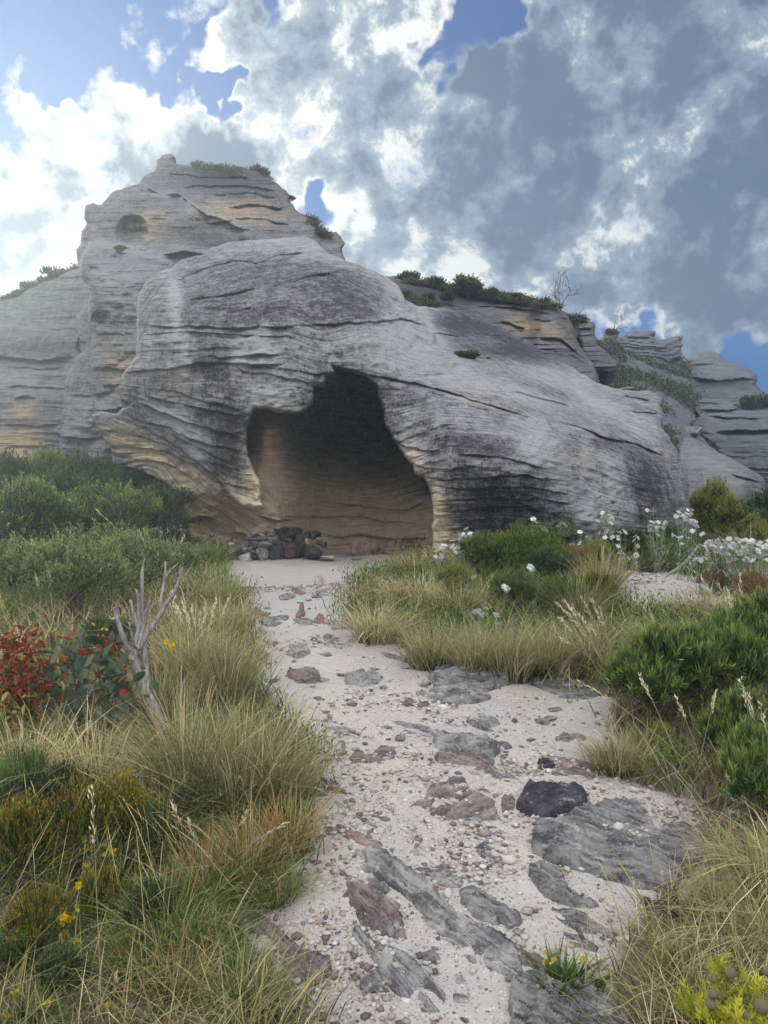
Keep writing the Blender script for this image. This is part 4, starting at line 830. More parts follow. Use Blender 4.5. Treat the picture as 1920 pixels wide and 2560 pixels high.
# ---- the pile of stones at the cave mouth, and boulders leaning on the cave wall
import bmesh
def stone(name, w, h, d, mat, seed, label, loc, roll=0, cat='stone', group=None, sharp=30):
    """angular stone: hull of scattered points, bevelled, subdivided and roughened"""
    rg = random.Random(seed); bm = bmesh.new()
    for _ in range(15):
        v = Vector((rg.gauss(0, 1), rg.gauss(0, 1), rg.gauss(0, 1))).normalized() * rg.uniform(.85, 1.05)
        v = Vector([math.copysign(abs(c) ** .65, c) for c in v])
        bm.verts.new((v.x * w / 2, v.y * d / 2, v.z * h / 2))
    r = bmesh.ops.convex_hull(bm, input=bm.verts)
    bmesh.ops.delete(bm, geom=[g for g in r['geom_interior'] if isinstance(g, bmesh.types.BMVert)], context='VERTS')
    bmesh.ops.bevel(bm, geom=bm.edges[:] + bm.verts[:], offset=min(w, h) * .05, segments=1, affect='EDGES', profile=.6)
    bmesh.ops.triangulate(bm, faces=bm.faces[:])
    bmesh.ops.subdivide_edges(bm, edges=bm.edges[:], cuts=2, use_grid_fill=True)
    V = np.array([v.co[:] for v in bm.verts]); bm.verts.index_update(); Fc = [[v.index for v in f.verts] for f in bm.faces]; bm.free()
    s = max(w, h); n = fbm(V[:, 0] / s * 4 + seed, V[:, 1] / s * 4, V[:, 2] / s * 4, 3, seed)
    V = V * (1 + .07 * n)[:, None]
    c, s_ = math.cos(roll), math.sin(roll); V = np.stack([V[:, 0] * c + V[:, 2] * s_, V[:, 1], -V[:, 0] * s_ + V[:, 2] * c], -1)
    fr = [f for f in Fc if len(f) == 3]; fq = [f for f in Fc if len(f) == 4]
    o = mk(name, V, [np.array(fr, int).reshape(-1, 3), np.array(fq, int).reshape(-1, 4)], mat, attrs=dict(lay=V * 8 + seed), sharp=sharp, loc=loc)
    return tag(o, label, cat, group)
PILE = [
 (215,385,115,95,-.4,'pale','pale grey wedge-shaped stone at the front left foot of the pile'), (355,362,115,140,0,'grey','upright triangular grey stone at the front of the pile'),
 (465,345,150,150,.1,'dark','large dark squarish stone right of the triangular grey one'), (575,330,120,120,0,'dred','dark red block in the bottom row of the pile'),
 (660,288,95,205,-.15,'dark','tallest dark slab standing on end in the pile'), (780,322,150,140,.1,'dark','black stone with pale lichen at the right foot of the pile'),
 (725,255,45,75,0,'tan','small tan stone wedged beside the tallest slab'), (845,262,100,55,.3,'dred','dark red stone jutting from the right end of the pile'),
 (790,195,95,80,0,'dark','black stone topping the right end of the pile'), (730,190,75,55,.1,'dred','dark red stone left of the black topping stone'),
 (585,185,110,85,0,'dred','rounded dark red stone in the top row of the pile'), (508,195,62,125,.1,'dark','narrow black stone on end in the top row'),
 (440,242,110,78,.2,'blue','blue-grey stone above the large dark squarish one'), (375,272,130,80,.15,'grey','blocky brown-grey stone in the middle of the pile'),
 (285,278,90,72,0,'blue','blue-grey lump above the thin red stone'), (320,222,240,45,-.05,'purple','long flat purple slab across the left of the pile'),
 (243,203,62,52,0,'pink','pink-brown stone on the end of the long flat slab'), (425,186,120,42,-.1,'blue','thin blue-grey stone lying above the long flat slab'),
 (405,146,95,48,0,'tan','tan-grey stone on the very top left of the pile'), (287,168,56,38,.2,'pale','small white stone on top of the pile at left'),
 (348,192,66,30,0,'tan','flat little tan stone beside the small white one'), (208,270,66,66,.2,'grey','grey stone at the left end of the middle row'),
 (215,318,80,56,0,'blue','low blue-grey stone above the pale wedge'), (282,328,90,34,-.1,'red','thin red stone in the lower left of the pile'),
 (130,318,120,115,.2,'purple','purple-grey stone at the far left of the pile'), (95,278,54,54,0,'pale','small pale stone on the far left stone'),
 (272,366,100,54,0,'dark','dark stone behind the pale wedge'), (152,414,56,44,0,'pale','small pale stone at the front left corner of the pile'),
 (500,268,70,66,.2,'dred','dark maroon stone left of the tallest slab, middle row'), (568,238,90,52,-.1,'dark','flat black stone under the rounded dark red one'),
 (640,155,90,54,.1,'dark','black stone at the crest above the tallest slab'), (545,150,66,46,0,'dred','small maroon stone at the crest of the pile'),
 (700,222,60,60,0,'dark','black stone tucked behind the tallest slab'), (820,238,50,56,0,'grey','small grey stone between the black ones at right'),
 (885,372,130,22,0,'tan','flat tan flake on the sand right of the pile'), (470,160,70,50,.1,'dark','dark stone behind the narrow black one'),
]
for i, (x, y, w_, h_, rl, mt, lb) in enumerate(PILE):
    u, v = 550 + x / 3.318, 1280 + y / 3.318; D = 12.35 - .0016 * (y - 150) * (1 if y > 150 else 0)
    D = max(D, 11.85); px = D / F / 3.318
    p = ray(np.array(u), np.array(v), D)
    stone('stone', w_ * px * 1.12, h_ * px * 1.12, min(w_, 110) * px * 1.5, SM[mt], 300 + i, lb, p, rl, group='stones piled at the cave mouth')
for i, (x, y, w_, h_, mt, lb, D) in enumerate([(1205,312,250,200,'pink','pinkish angular boulder leaning on the cave wall',12.7), (1345,305,100,120,'pink','rounded pink boulder behind the angular one in the cave',12.9), (1140,388,110,20,'pink','thin pink flake in front of the leaning boulder',12.1)]):
    px = D / F / 3.318; p = ray(np.array(550 + x / 3.318), np.array(1280 + y / 3.318), D)
    stone('fallen_rock', w_ * px * 1.1, h_ * px * 1.1, w_ * px * .7, SM[mt], 400 + i, lb, p, 0, 'rock')
p = at(1590, 1398); stone('quartz_rock', .30, .28, .3, SM['pale'], 411, 'white rock among the flowers behind the right sand patch', (p.x, p.y, p.z + .07), 0, 'rock')
p = at(660, 2140); stone('field_stone', .17, .13, .14, SM['pink'], 412, 'pinkish stone half hidden in orange grass left of the path', (p.x, p.y, p.z + .04), 0, 'rock')

# ---- loose fragments on the path, alike
def fragments():
    rg = random.Random(77); protos = []
    for i in range(5): protos.append(None)
    kinds = ['grey', 'purple', 'blue', 'red', 'pink']; lab = 'small angular broken stone lying loose on the gravel path'
    n = 0
    while n < 95:
        y = 1.9 + 6.5 * rg.random() ** 1.3; x = float(pathx(y)) + rg.uniform(-1.2, 1.3)
        if bare(np.array(x), np.array(y)) < .8: continue
        i = rg.choice((0, 0, 0, 1, 2, 2, 4)); s_ = rg.uniform(.35, 1.0) ** 1.5 * 1.25; z = float(gz(x, y))
        if protos[i] is None: protos[i] = stone('loose_stone', .085, .032, .065, SM[kinds[i]], 500 + i, lab, (x, y, z + .004), 0, 'stone', 'loose stones on the path'); o = protos[i]
        else: o = protos[i].copy(); sc.collection.objects.link(o); o.location = (x, y, z + .004)
        o.rotation_euler = (rg.gauss(0, .15), rg.gauss(0, .15), rg.random() * 6.28); o.scale = (s_, s_, s_); n += 1
fragments()
# ---- gravel: small rounded pebbles, far too many to count
def gravel():
    rg = np.random.default_rng(7); bm = bmesh.new(); bmesh.ops.create_icosphere(bm, subdivisions=1, radius=1)
    bv = np.array([v.co[:] for v in bm.verts]); bf = np.array([[v.index for v in f.verts] for f in bm.faces]); bm.free()
    N = 120000; y = 1.5 + 7.5 * rg.random(N) ** 1.5; x = pathx(y) + (rg.random(N) - .5) * (1.2 + y * .75)
    x2 = (1610 - CU) / F * 8.3 + rg.normal(0, .7, 2500); y2 = 8.3 + rg.normal(0, 1.2, 2500); x = np.concatenate([x, x2]); y = np.concatenate([y, y2])
    den = bare(x, y) * np.clip(.12 + 1.5 * sm(fbm(x * 1.1, y * 1.1, 0 * x, 3, 21), -.25, .5) - .9 * sm(-np.hypot(x + 1.0, (y - 6.6) * .6), -1.5, -.5) * (y < 9), .02, 1)
    k = rg.random(len(x)) < den * .6; x, y = x[k], y[k]; n = len(x)
    s = .003 + .010 * rg.random(n) ** 4 + .0008 * y; s *= np.where(rg.random(n) < .012, 2.0, 1)
    V = bv[None] * (1 + .22 * rg.normal(size=(n, len(bv), 1))) * (s[:, None] * np.stack([1 + .5 * rg.random(n), .8 + .5 * rg.random(n), .45 + .4 * rg.random(n)], -1))[:, None]
    a = rg.random(n) * 6.28; c, q = np.cos(a)[:, None], np.sin(a)[:, None]
    V = np.stack([V[..., 0] * c - V[..., 1] * q, V[..., 0] * q + V[..., 1] * c, V[..., 2]], -1)
    V += np.stack([x, y, gz(x, y) + s * .25 + .004], -1)[:, None]
    Fc = (bf[None] + (np.arange(n) * len(bv))[:, None, None]).reshape(-1, 3)
    m = bpy.data.materials.new('pebble'); m.use_nodes = True; t = NT(m.node_tree); b = t.n['Principled BSDF']; r = t.attr('r').outputs['Fac']
    cr = t.new('ShaderNodeValToRGB'); t.l.new(r, cr.inputs[0]); cr.color_ramp.interpolation = 'CONSTANT'
    cols = [(0, (.50, .47, .43)), (.22, (.34, .29, .24)), (.36, (.19, .165, .165)), (.50, (.46, .43, .40)), (.62, (.30, .235, .21)), (.70, (.42, .38, .34)), (.84, (.13, .11, .11)), (.96, (.62, .60, .57))]
    e = cr.color_ramp.elements
    while len(e) < len(cols): e.new(.5)
    for el_, (p_, c_) in zip(e, cols): el_.position = p_; el_.color = C(*c_)
    t.l.new(cr.outputs[0], b.inputs['Base Color']); b.inputs['Roughness'].default_value = .8; b.inputs['Specular IOR Level'].default_value = .25
    o = mk('gravel', V.reshape(-1, 3), [Fc], m, attrs=dict(r=np.repeat(rg.random(n), len(bv)))); tag(o, kind='stuff')
gravel()
# ------------------------------------------------------------------ plant materials
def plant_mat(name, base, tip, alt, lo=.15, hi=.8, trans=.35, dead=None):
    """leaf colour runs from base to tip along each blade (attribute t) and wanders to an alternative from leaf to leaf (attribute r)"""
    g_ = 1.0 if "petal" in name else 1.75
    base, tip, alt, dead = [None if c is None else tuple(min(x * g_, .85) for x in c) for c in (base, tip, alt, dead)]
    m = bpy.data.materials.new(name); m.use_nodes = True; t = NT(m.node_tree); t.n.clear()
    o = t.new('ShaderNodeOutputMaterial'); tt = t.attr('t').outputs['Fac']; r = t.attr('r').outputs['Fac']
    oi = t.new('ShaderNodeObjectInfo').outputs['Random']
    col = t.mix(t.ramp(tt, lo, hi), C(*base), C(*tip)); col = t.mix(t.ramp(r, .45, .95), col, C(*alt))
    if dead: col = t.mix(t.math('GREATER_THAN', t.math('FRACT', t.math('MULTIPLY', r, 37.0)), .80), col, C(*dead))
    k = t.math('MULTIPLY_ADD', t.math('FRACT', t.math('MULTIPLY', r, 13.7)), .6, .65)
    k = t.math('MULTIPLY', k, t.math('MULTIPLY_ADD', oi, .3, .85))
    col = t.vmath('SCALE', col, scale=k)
    d = t.new('ShaderNodeBsdfDiffuse'); tr = t.new('ShaderNodeBsdfTranslucent'); mx = t.new('ShaderNodeMixShader'); mx.inputs[0].default_value = trans
    t.l.new(col, d.inputs[0]); t.l.new(col, tr.inputs[0]); t.l.new(d.outputs[0], mx.inputs[1]); t.l.new(tr.outputs[0], mx.inputs[2]); t.l.new(mx.outputs[0], o.inputs[0])
    return m
def bark_mat(name, c1, c2, sc_=30):
    m = bpy.data.materials.new(name); m.use_nodes = True; t = NT(m.node_tree); b = t.n['Principled BSDF']
    pos = t.new('ShaderNodeTexCoord').outputs['Object']; x, y, z = t.sep(pos)
    n = t.noise(t.comb(t.math('MULTIPLY', x, sc_ * 3), t.math('MULTIPLY', y, sc_ * 3), t.math('MULTIPLY', z, sc_ * .5)), 1, 6, .7)
    col = t.mix(t.ramp(n, .3, .7), C(*c1), C(*c2)); t.l.new(col, b.inputs['Base Color']); b.inputs['Roughness'].default_value = .85; b.inputs['Specular IOR Level'].default_value = .2
    bp = t.new('ShaderNodeBump'); bp.inputs['Strength'].default_value = .6; bp.inputs['Distance'].default_value = .004; t.l.new(n, bp.inputs['Height']); t.l.new(bp.outputs[0], b.inputs['Normal'])
    return m
PM = dict(  # grass base colours darkened beyond their green to paint shade between blades
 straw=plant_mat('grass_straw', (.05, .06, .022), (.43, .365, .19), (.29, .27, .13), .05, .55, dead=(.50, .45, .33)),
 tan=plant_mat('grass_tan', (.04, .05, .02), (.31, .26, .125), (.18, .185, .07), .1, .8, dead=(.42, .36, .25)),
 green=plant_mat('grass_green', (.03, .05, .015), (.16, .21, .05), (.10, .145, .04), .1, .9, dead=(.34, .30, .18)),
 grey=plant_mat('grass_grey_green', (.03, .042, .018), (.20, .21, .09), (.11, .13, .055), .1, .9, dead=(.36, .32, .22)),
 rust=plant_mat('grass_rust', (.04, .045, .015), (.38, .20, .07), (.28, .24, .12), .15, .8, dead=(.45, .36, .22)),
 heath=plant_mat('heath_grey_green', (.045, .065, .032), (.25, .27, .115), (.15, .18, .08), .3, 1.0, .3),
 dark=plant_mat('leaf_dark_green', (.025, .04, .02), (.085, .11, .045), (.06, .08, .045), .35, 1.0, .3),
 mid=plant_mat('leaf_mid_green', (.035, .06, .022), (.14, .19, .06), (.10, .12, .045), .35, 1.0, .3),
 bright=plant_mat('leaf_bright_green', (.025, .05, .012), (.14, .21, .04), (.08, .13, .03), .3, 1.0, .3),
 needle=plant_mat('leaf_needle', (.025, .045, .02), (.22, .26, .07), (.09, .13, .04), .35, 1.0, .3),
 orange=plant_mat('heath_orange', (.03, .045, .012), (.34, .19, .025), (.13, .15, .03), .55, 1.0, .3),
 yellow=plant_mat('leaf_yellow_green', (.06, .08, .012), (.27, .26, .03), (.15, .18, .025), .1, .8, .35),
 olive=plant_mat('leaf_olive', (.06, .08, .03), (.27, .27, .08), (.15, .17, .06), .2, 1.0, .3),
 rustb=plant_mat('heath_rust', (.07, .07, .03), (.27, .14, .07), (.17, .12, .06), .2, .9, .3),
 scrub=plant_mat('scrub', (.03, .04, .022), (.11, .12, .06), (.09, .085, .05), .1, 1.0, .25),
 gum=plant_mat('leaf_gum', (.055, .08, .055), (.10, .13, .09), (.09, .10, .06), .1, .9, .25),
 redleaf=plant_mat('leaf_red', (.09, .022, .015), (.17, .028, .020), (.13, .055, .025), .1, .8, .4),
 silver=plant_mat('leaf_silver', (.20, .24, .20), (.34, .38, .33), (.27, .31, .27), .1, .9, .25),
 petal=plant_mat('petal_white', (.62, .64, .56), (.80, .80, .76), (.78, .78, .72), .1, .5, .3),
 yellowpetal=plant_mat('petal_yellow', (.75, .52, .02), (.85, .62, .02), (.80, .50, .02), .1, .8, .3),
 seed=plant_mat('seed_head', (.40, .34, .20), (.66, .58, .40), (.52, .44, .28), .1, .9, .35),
)
M_DEADWOOD = bark_mat('silvered_wood', (.14, .13, .12), (.44, .415, .375), 22)
M_BURNT = bark_mat('burnt_wood', (.02, .02, .02), (.06, .055, .05))
M_TWIG = bark_mat('twig', (.06, .045, .035), (.14, .11, .09))
M_CONE = bark_mat('cone_scale', (.06, .045, .035), (.30, .24, .16), 120)

# ------------------------------------------------------------------ blades, sprigs, tubes
def blades(rg, base, az, h, lean, curl, w, segs=4, t0=0.0, twist=.6):
    """curved tapering blades; all arguments are arrays over the blades"""
    n = len(h); s = np.linspace(0, 1, segs + 1)[None]
    hor = h[:, None] * (lean[:, None] * s + curl[:, None] * s ** 2.2)
    L_ = np.sqrt(1 + lean ** 2)
    z = h[:, None] * (s - .42 * curl[:, None] * s ** 2.6)
    P = np.stack([base[:, 0, None] + np.cos(az)[:, None] * hor, base[:, 1, None] + np.sin(az)[:, None] * hor, base[:, 2, None] + z], -1)
    ta = az + math.pi / 2 + rg.normal(0, twist, n)
    wv_ = np.stack([np.cos(ta), np.sin(ta), 0 * ta], -1)[:, None] * (w[:, None] * (1 - s ** 1.6 * .92) * .5)[..., None]
    V = np.stack([P - wv_, P + wv_], 2).reshape(-1, 3)
    k = np.arange(n)[:, None] * (2 * (segs + 1)) + 2 * np.arange(segs)[None]
    Q = np.stack([k, k + 1, k + 3, k + 2], -1).reshape(-1, 4)
    t = np.repeat(t0 + (1 - t0) * s, n, 0); t = np.repeat(t[..., None], 2, -1).ravel(); r = np.repeat(rg.random(n), 2 * (segs + 1))
    return V, Q, t, r
def oval_leaves(rg, P, D, ln, w, t, r):
    """rounded leaves, slightly folded along the midrib"""
    n = len(P); up = np.array([0, 0, 1.0]) + .5 * rg.normal(size=(n, 3)); S = np.cross(D, up); S /= np.linalg.norm(S, axis=1)[:, None] + 1e-9; N = np.cross(S, D)
    ln = np.asarray(ln)[:, None]; w = np.asarray(w)[:, None]; Vs = [P]
    for f, q in ((.14, .55), (.38, 1.0), (.64, .92), (.86, .5)): Vs += [P + D * ln * f - S * w * q * .5 + N * w * q * .15, P + D * ln * f, P + D * ln * f + S * w * q * .5 + N * w * q * .15]
    Vs.append(P + D * ln); V = np.stack(Vs, 1).reshape(-1, 3); i = np.arange(n)[:, None] * 14; Q = []
    Q += [i + [[0, 2, 1, 0]], i + [[0, 3, 2, 0]]]
    Q = []
    for a in (1, 4, 7): Q += [i + [[a, a + 1, a + 4, a + 3]], i + [[a + 1, a + 2, a + 5, a + 4]]]
    Q += [i + [[0, 2, 1, 1]], i + [[0, 3, 2, 2]], i + [[10, 11, 13, 13]], i + [[11, 12, 13, 13]]]
    T = np.concatenate([q_[:, :3] for q_ in Q[6:]]); return V, np.concatenate(Q[:6]), T, np.repeat(t, 14), np.repeat(r, 14)
class Bag:
    def __init__(s): s.V = []; s.Q = []; s.t = []; s.r = []; s.n = 0
    def add(s, V, Q, t, r): s.V.append(V); s.Q.append(Q + s.n); s.t.append(t); s.r.append(r); s.n += len(V)
    def build(s, name, mat, parent=None, **kw):
        return mk(name, np.concatenate(s.V), s.Q, mat, parent, smooth=False, attrs=dict(t=np.concatenate(s.t), r=np.concatenate(s.r)), **kw)
def tussock_bag(seed, n=600, rad=.12, h=.35, lean=.35, curl=.8, w=.004, segs=4, hvar=.35, bag=None, org=(0, 0, 0)):
    rg = np.random.default_rng(seed); b = bag or Bag()
    rr = rad * np.sqrt(rg.random(n)); a = rg.random(n) * 6.283
    base = np.stack([org[0] + rr * np.cos(a), org[1] + rr * np.sin(a), org[2] + 0 * a - .01], -1)
    az = a + rg.normal(0, .6, n); hh = h * (1 - hvar * 1.5 + hvar * rg.random(n) * 2.1) * (1 - .25 * (rr / rad) ** 2)
    b.add(*blades(rg, base, az, hh, lean * (.15 + rr / rad + .55 * rg.normal(size=n)), curl * np.abs(rg.normal(.7, .45, n)), w * (.4 + 1.2 * rg.random(n) ** 1.5), segs))
    return b
def leaves(rg, P, D, ln, w, t, r):
    """one pointed leaf (kite, folded along nothing) at P along unit direction D"""
    n = len(P); up = np.array([0, 0, 1.0]) + .5 * rg.normal(size=(n, 3))
    S = np.cross(D, up); S /= np.linalg.norm(S, axis=1)[:, None] + 1e-9
    ln = np.broadcast_to(ln, (n,))[:, None]; w = np.broadcast_to(w, (n,))[:, None]
    m = P + D * ln * .55; V = np.stack([P, m - S * w * .5, P + D * ln, m + S * w * .5], 1).reshape(-1, 3)
    Q = np.arange(4 * n).reshape(-1, 4); tt = np.stack([t * .6, t * .9, t + 0, t * .9], 1).ravel()
    return V, Q, tt, np.repeat(r, 4)
def crown_points(rg, n, lumps, shell=.55):
    """sprig roots over the lumpy crown made of ellipsoids (x, y, z, rx, ry, rz)"""
    L_ = np.array(lumps, float); wts = (L_[:, 3] * L_[:, 4] + L_[:, 3] * L_[:, 5]); k = rg.choice(len(L_), n, p=wts / wts.sum())
    d = rg.normal(size=(n, 3)); d[:, 2] = np.abs(d[:, 2]) * 1.0 - .25; d /= np.linalg.norm(d, axis=1)[:, None]
    rr = shell + (1 - shell) * rg.random(n) ** .5
    rr *= 1 + .16 * rg.normal(size=n) * (rg.random(n) < .3)
    return L_[k, :3] + d * L_[k, 3:] * rr[:, None], d, rr
def bush_bag(seed, lumps, nsprig=500, nleaf=14, sl=.07, ll=.02, lw=.004, upw=.8, spread=.8, bag=None, shell=.55):
    """foliage of upright sprigs, each a stalk of narrow leaves, lighter at the growing tips"""
    rg = np.random.default_rng(seed); b = bag or Bag(); P, d, rr = crown_points(rg, nsprig, lumps, shell)
    D = d * 1.0 + np.array([0, 0, upw]) + .25 * rg.normal(size=d.shape); D /= np.linalg.norm(D, axis=1)[:, None]
    r = rg.random(nsprig); s_ = sl * (.6 + .7 * rg.random(nsprig))
    k = np.repeat(np.arange(nsprig), nleaf); f = np.tile(np.linspace(0, 1, nleaf), nsprig)
    base = P[k] + D[k] * (s_[k] * (f - .5))[:, None]
    ld = D[k] * (1.1 - .2 * spread) + rg.normal(size=(len(k), 3)) * spread * .6; ld /= np.linalg.norm(ld, axis=1)[:, None]
    tt = np.clip(.25 + .75 * f * (.4 + .6 * rr[k]), 0, 1)
    b.add(*leaves(rg, base, ld, ll * (.7 + .6 * rg.random(len(k))), lw * (.7 + .6 * rg.random(len(k))), tt, np.clip(r[k] + rg.normal(0, .08, len(k)), 0, 1)))
    return b
def tube(P, R, k=6):
    """tapering tube along points P with radii R -> V, Q"""
    P = np.array(P, float); R = np.array(R, float); n = len(P); T = np.gradient(P, axis=0); T /= np.linalg.norm(T, axis=1)[:, None] + 1e-9
    ref = np.array([0.3, 1.0, 0.1]); A = np.cross(T, ref); A /= np.linalg.norm(A, axis=1)[:, None] + 1e-9; B = np.cross(T, A)
    a = np.arange(k) * 2 * math.pi / k
    V = P[:, None] + R[:, None, None] * (A[:, None] * np.cos(a)[None, :, None] + B[:, None] * np.sin(a)[None, :, None])
    V = np.concatenate([V.reshape(-1, 3), P[-1:]]); Q = []; T3 = []
    for i in range(n - 1):
        for j in range(k): Q.append((i * k + j, i * k + (j + 1) % k, (i + 1) * k + (j + 1) % k, (i + 1) * k + j))
    for j in range(k): T3.append(((n - 1) * k + j, (n - 1) * k + (j + 1) % k, n * k))
    return V, np.array(Q), np.array(T3)
class Tubes:
    def __init__(s): s.V = []; s.Q = []; s.T = []; s.n = 0
    def add(s, P, R, k=5):
        V, Q, T = tube(P, R, k); s.V.append(V); s.Q.append(Q + s.n); s.T.append(T + s.n); s.n += len(V); return s
    def build(s, name, mat, parent=None, **kw): return mk(name, np.concatenate(s.V), [np.concatenate(s.Q), np.concatenate(s.T)], mat, parent, **kw)
def branching(seed, h, spread, levels=3, kids=3, r0=.012, bag=None, lean=(0, 0), k=4, start=(0, 0, 0), nstem=1, kink=.25):
    rg = random.Random(seed); tb = bag or Tubes()
    def grow(p, d, ln, r, lv):
        pts = [p]; q = Vector(p); dd = Vector(d)
        for _ in range(4):
            dd = (dd + Vector((rg.gauss(0, kink), rg.gauss(0, kink), rg.gauss(0, kink * .5) + .05))).normalized(); q = q + dd * ln / 4; pts.append(q.copy())
        tb.add([v[:] for v in pts], [r, r * .9, r * .8, r * .68, r * .5], k)
        if lv > 0:
            for _ in range(kids + rg.choice((-1, 0, 0, 1))):
                j = rg.choice((2, 3, 4)); nd = (dd + Vector((rg.gauss(0, spread), rg.gauss(0, spread), rg.gauss(.15, spread * .6)))).normalized()
                grow(pts[j], nd, ln * rg.uniform(.5, .8), r * .58, lv - 1)
    for _ in range(nstem):
        grow(Vector(start), Vector((lean[0] + rg.gauss(0, spread * .5), lean[1] + rg.gauss(0, spread * .5), 1)).normalized(), h * .45, r0, levels)
    return tb

# ------------------------------------------------------------------ prototypes; the first placing moves the prototype itself, later ones copy it
class Proto:
    def __init__(s, name, cat, build, size): s.name, s.cat, s.build, s.size, s.o = name, cat, build, size, None
    def place(s, loc, label, scale=1.0, rz=0.0, group=None):
        if s.o is None:
            r = empty(s.name, loc, label, s.cat, group, rz); s.build(r); s.o = r
            r.scale = scale if isinstance(scale, tuple) else (scale,) * 3; return r
        r = dup(s.o, loc, label, rz, scale, group); 
        if not group and 'group' in r: del r['group']
        return r
def grass_proto(name, mat, n, rad, h, lean, curl, w, seeds=0, second=None, seed=1):
    def f(root):
        b = tussock_bag(seed, n, rad, h, lean, curl, w); b.build('blade_tuft', PM[mat], root)
        if second: tussock_bag(seed + 50, int(n * .45), rad, h * 1.0, lean * .8, curl * 1.2, w).build('dry_blades', PM[second], root)
    return Proto(name, 'grass', f, (rad, h))
def bush_proto(name, mat, lumps, nsprig, nleaf, sl, ll, lw, upw=.8, spread=.8, seed=1, stems=4, mat2=None, twig=None, cat='shrub', shell=.55):
    H = max(l[2] + l[5] for l in lumps)
    def f(root):
        bush_bag(seed, lumps, nsprig, nleaf, sl, ll, lw, upw, spread, shell=shell).build('foliage', PM[mat], root)
        if mat2: bush_bag(seed + 9, lumps, int(nsprig * .3), nleaf, sl, ll, lw, upw, spread, shell=shell).build('young_foliage', PM[mat2], root)
        if stems: branching(seed, H * 1.1, .55, 2, 3, .010 + .006 * H, nstem=stems, start=(0, 0, -.03)).build('stem', twig or M_TWIG, root)
    return Proto(name, cat, f, None)
def lumps_dome(seed, n, R, H, lr=.38):
    rg = random.Random(seed); out = [(0, 0, H * .45, R * .62, R * .62, H * .55)]
    for _ in range(n):
        a = rg.random() * 6.28; q = R * rg.uniform(.25, .68); hh = H * (1 - .55 * (q / R) ** 2) * rg.uniform(.72, 1.05); r = R * lr * rg.uniform(.6, 1.1)
        out.append((q * math.cos(a), q * math.sin(a), hh - r * .7, r, r, r * .8))
    return out
G_CURLY = [grass_proto('grass_tussock', 'straw', 420, .14, .36, .5, 1.7, .0055, second='tan', seed=s) for s in (11, 12)]
G_TAN = [grass_proto('grass_tussock', 'tan', 480, .14, .36, .5, .8, .0055, second='grey', seed=s) for s in (21, 22, 23)]
G_GREY = [grass_proto('grass_tussock', 'grey', 560, .16, .40, .5, .55, .0055, second='tan', seed=s) for s in (31, 32)]
G_GREEN = [grass_proto('grass_tussock', 'green', 430, .14, .34, .5, .7, .006, second='grey', seed=s) for s in (41, 42)]
G_RUST = [grass_proto('grass_tussock', 'rust', 360, .13, .34, .5, .7, .006, second='green', seed=s) for s in (51, 52)]
B_HEATH = [bush_proto('heath_bush', 'heath', lumps_dome(s, 12, .5, .5), 1100, 12, .08, .026, .008, 1.0, .7, seed=s) for s in (61, 62)]
B_DARK = [bush_proto('shrub', 'dark', lumps_dome(s, 11, .5, .8), 1100, 12, .11, .045, .012, .8, .9, seed=s) for s in (71, 72)]
B_MID = [bush_proto('shrub', 'mid', lumps_dome(s, 11, .5, .7), 1200, 12, .10, .04, .010, .9, .8, seed=s, mat2='olive') for s in (81, 82)]
B_BRIGHT = bush_proto('shrub', 'bright', lumps_dome(91, 12, .5, .5), 1500, 12, .08, .024, .006, 1.1, .7, seed=91)
B_NEEDLE = [bush_proto('needle_leaved_shrub', 'needle', lumps_dome(s, 14, .42, .52, .34), 460, 24, .09, .062, .007, 1.0, .62, seed=s, mat2='mid') for s in (101, 102)]
B_ORANGE = [bush_proto('heath_bush', 'orange', lumps_dome(s, 9, .25, .34), 750, 14, .085, .022, .004, 1.6, .45, seed=s) for s in (111, 112)]
B_FEATHER = bush_proto('heath_bush', 'mid', lumps_dome(121, 8, .25, .36), 700, 14, .09, .022, .0045, 1.6, .5, seed=121)
B_OLIVE = bush_proto('heath_bush', 'olive', lumps_dome(125, 8, .3, .36), 700, 14, .08, .022, .005, 1.3, .55, seed=125)
B_DKHEATH = bush_proto('heath_bush', 'dark', lumps_dome(128, 9, .28, .34), 700, 14, .09, .024, .006, 1.5, .5, seed=128, mat2='mid')
B_RUST = bush_proto('heath_bush', 'rustb', lumps_dome(131, 8, .3, .3), 800, 12, .06, .02, .0045, 1.2, .6, seed=131)
B_YTREE = bush_proto('tall_bush', 'olive', lumps_dome(141, 14, .7, 1.45, .38), 1500, 16, .13, .06, .012, 1.0, .75, seed=141, stems=5, twig=M_BURNT, mat2='yellow')
B_SMALL = bush_proto('ridge_shrub', 'scrub', lumps_dome(151, 6, .5, .55), 260, 12, .16, .07, .03, 1.0, .8, seed=151, stems=2)
def dead_proto(name, seed, h, spread, mat, levels=3, kids=3, r0=.012, nstem=1, cat='dead shrub'):
    def f(root): branching(seed, h, spread, levels, kids, r0, nstem=nstem, start=(0, 0, -.03)).build('bare_branches', mat, root)
    return Proto(name, cat, f, None)
D_BURNT = [dead_proto('burnt_shrub', s, 1.3, .55, M_BURNT, 3, 3, .014, 2) for s in (161, 162)]
D_GREY = dead_proto('bare_shrub', 165, .7, .6, M_TWIG, 3, 3, .006, 3)

def place(proto, u, v, hpx, wpx, label, y=None, group=None, rz=None, base=None):
    """plant with its foot where the photo shows (u, v); hpx x wpx is how tall and wide it looks there"""
    p = at(u, v) if y is None else onto(u, v, y)
    H0, W0 = base; k = p.y / F
    return proto.place((p.x, p.y, p.z), label, (wpx * k / W0, wpx * k / W0, hpx * k / H0), (u * 7 + v) % 6.28 if rz is None else rz, group)
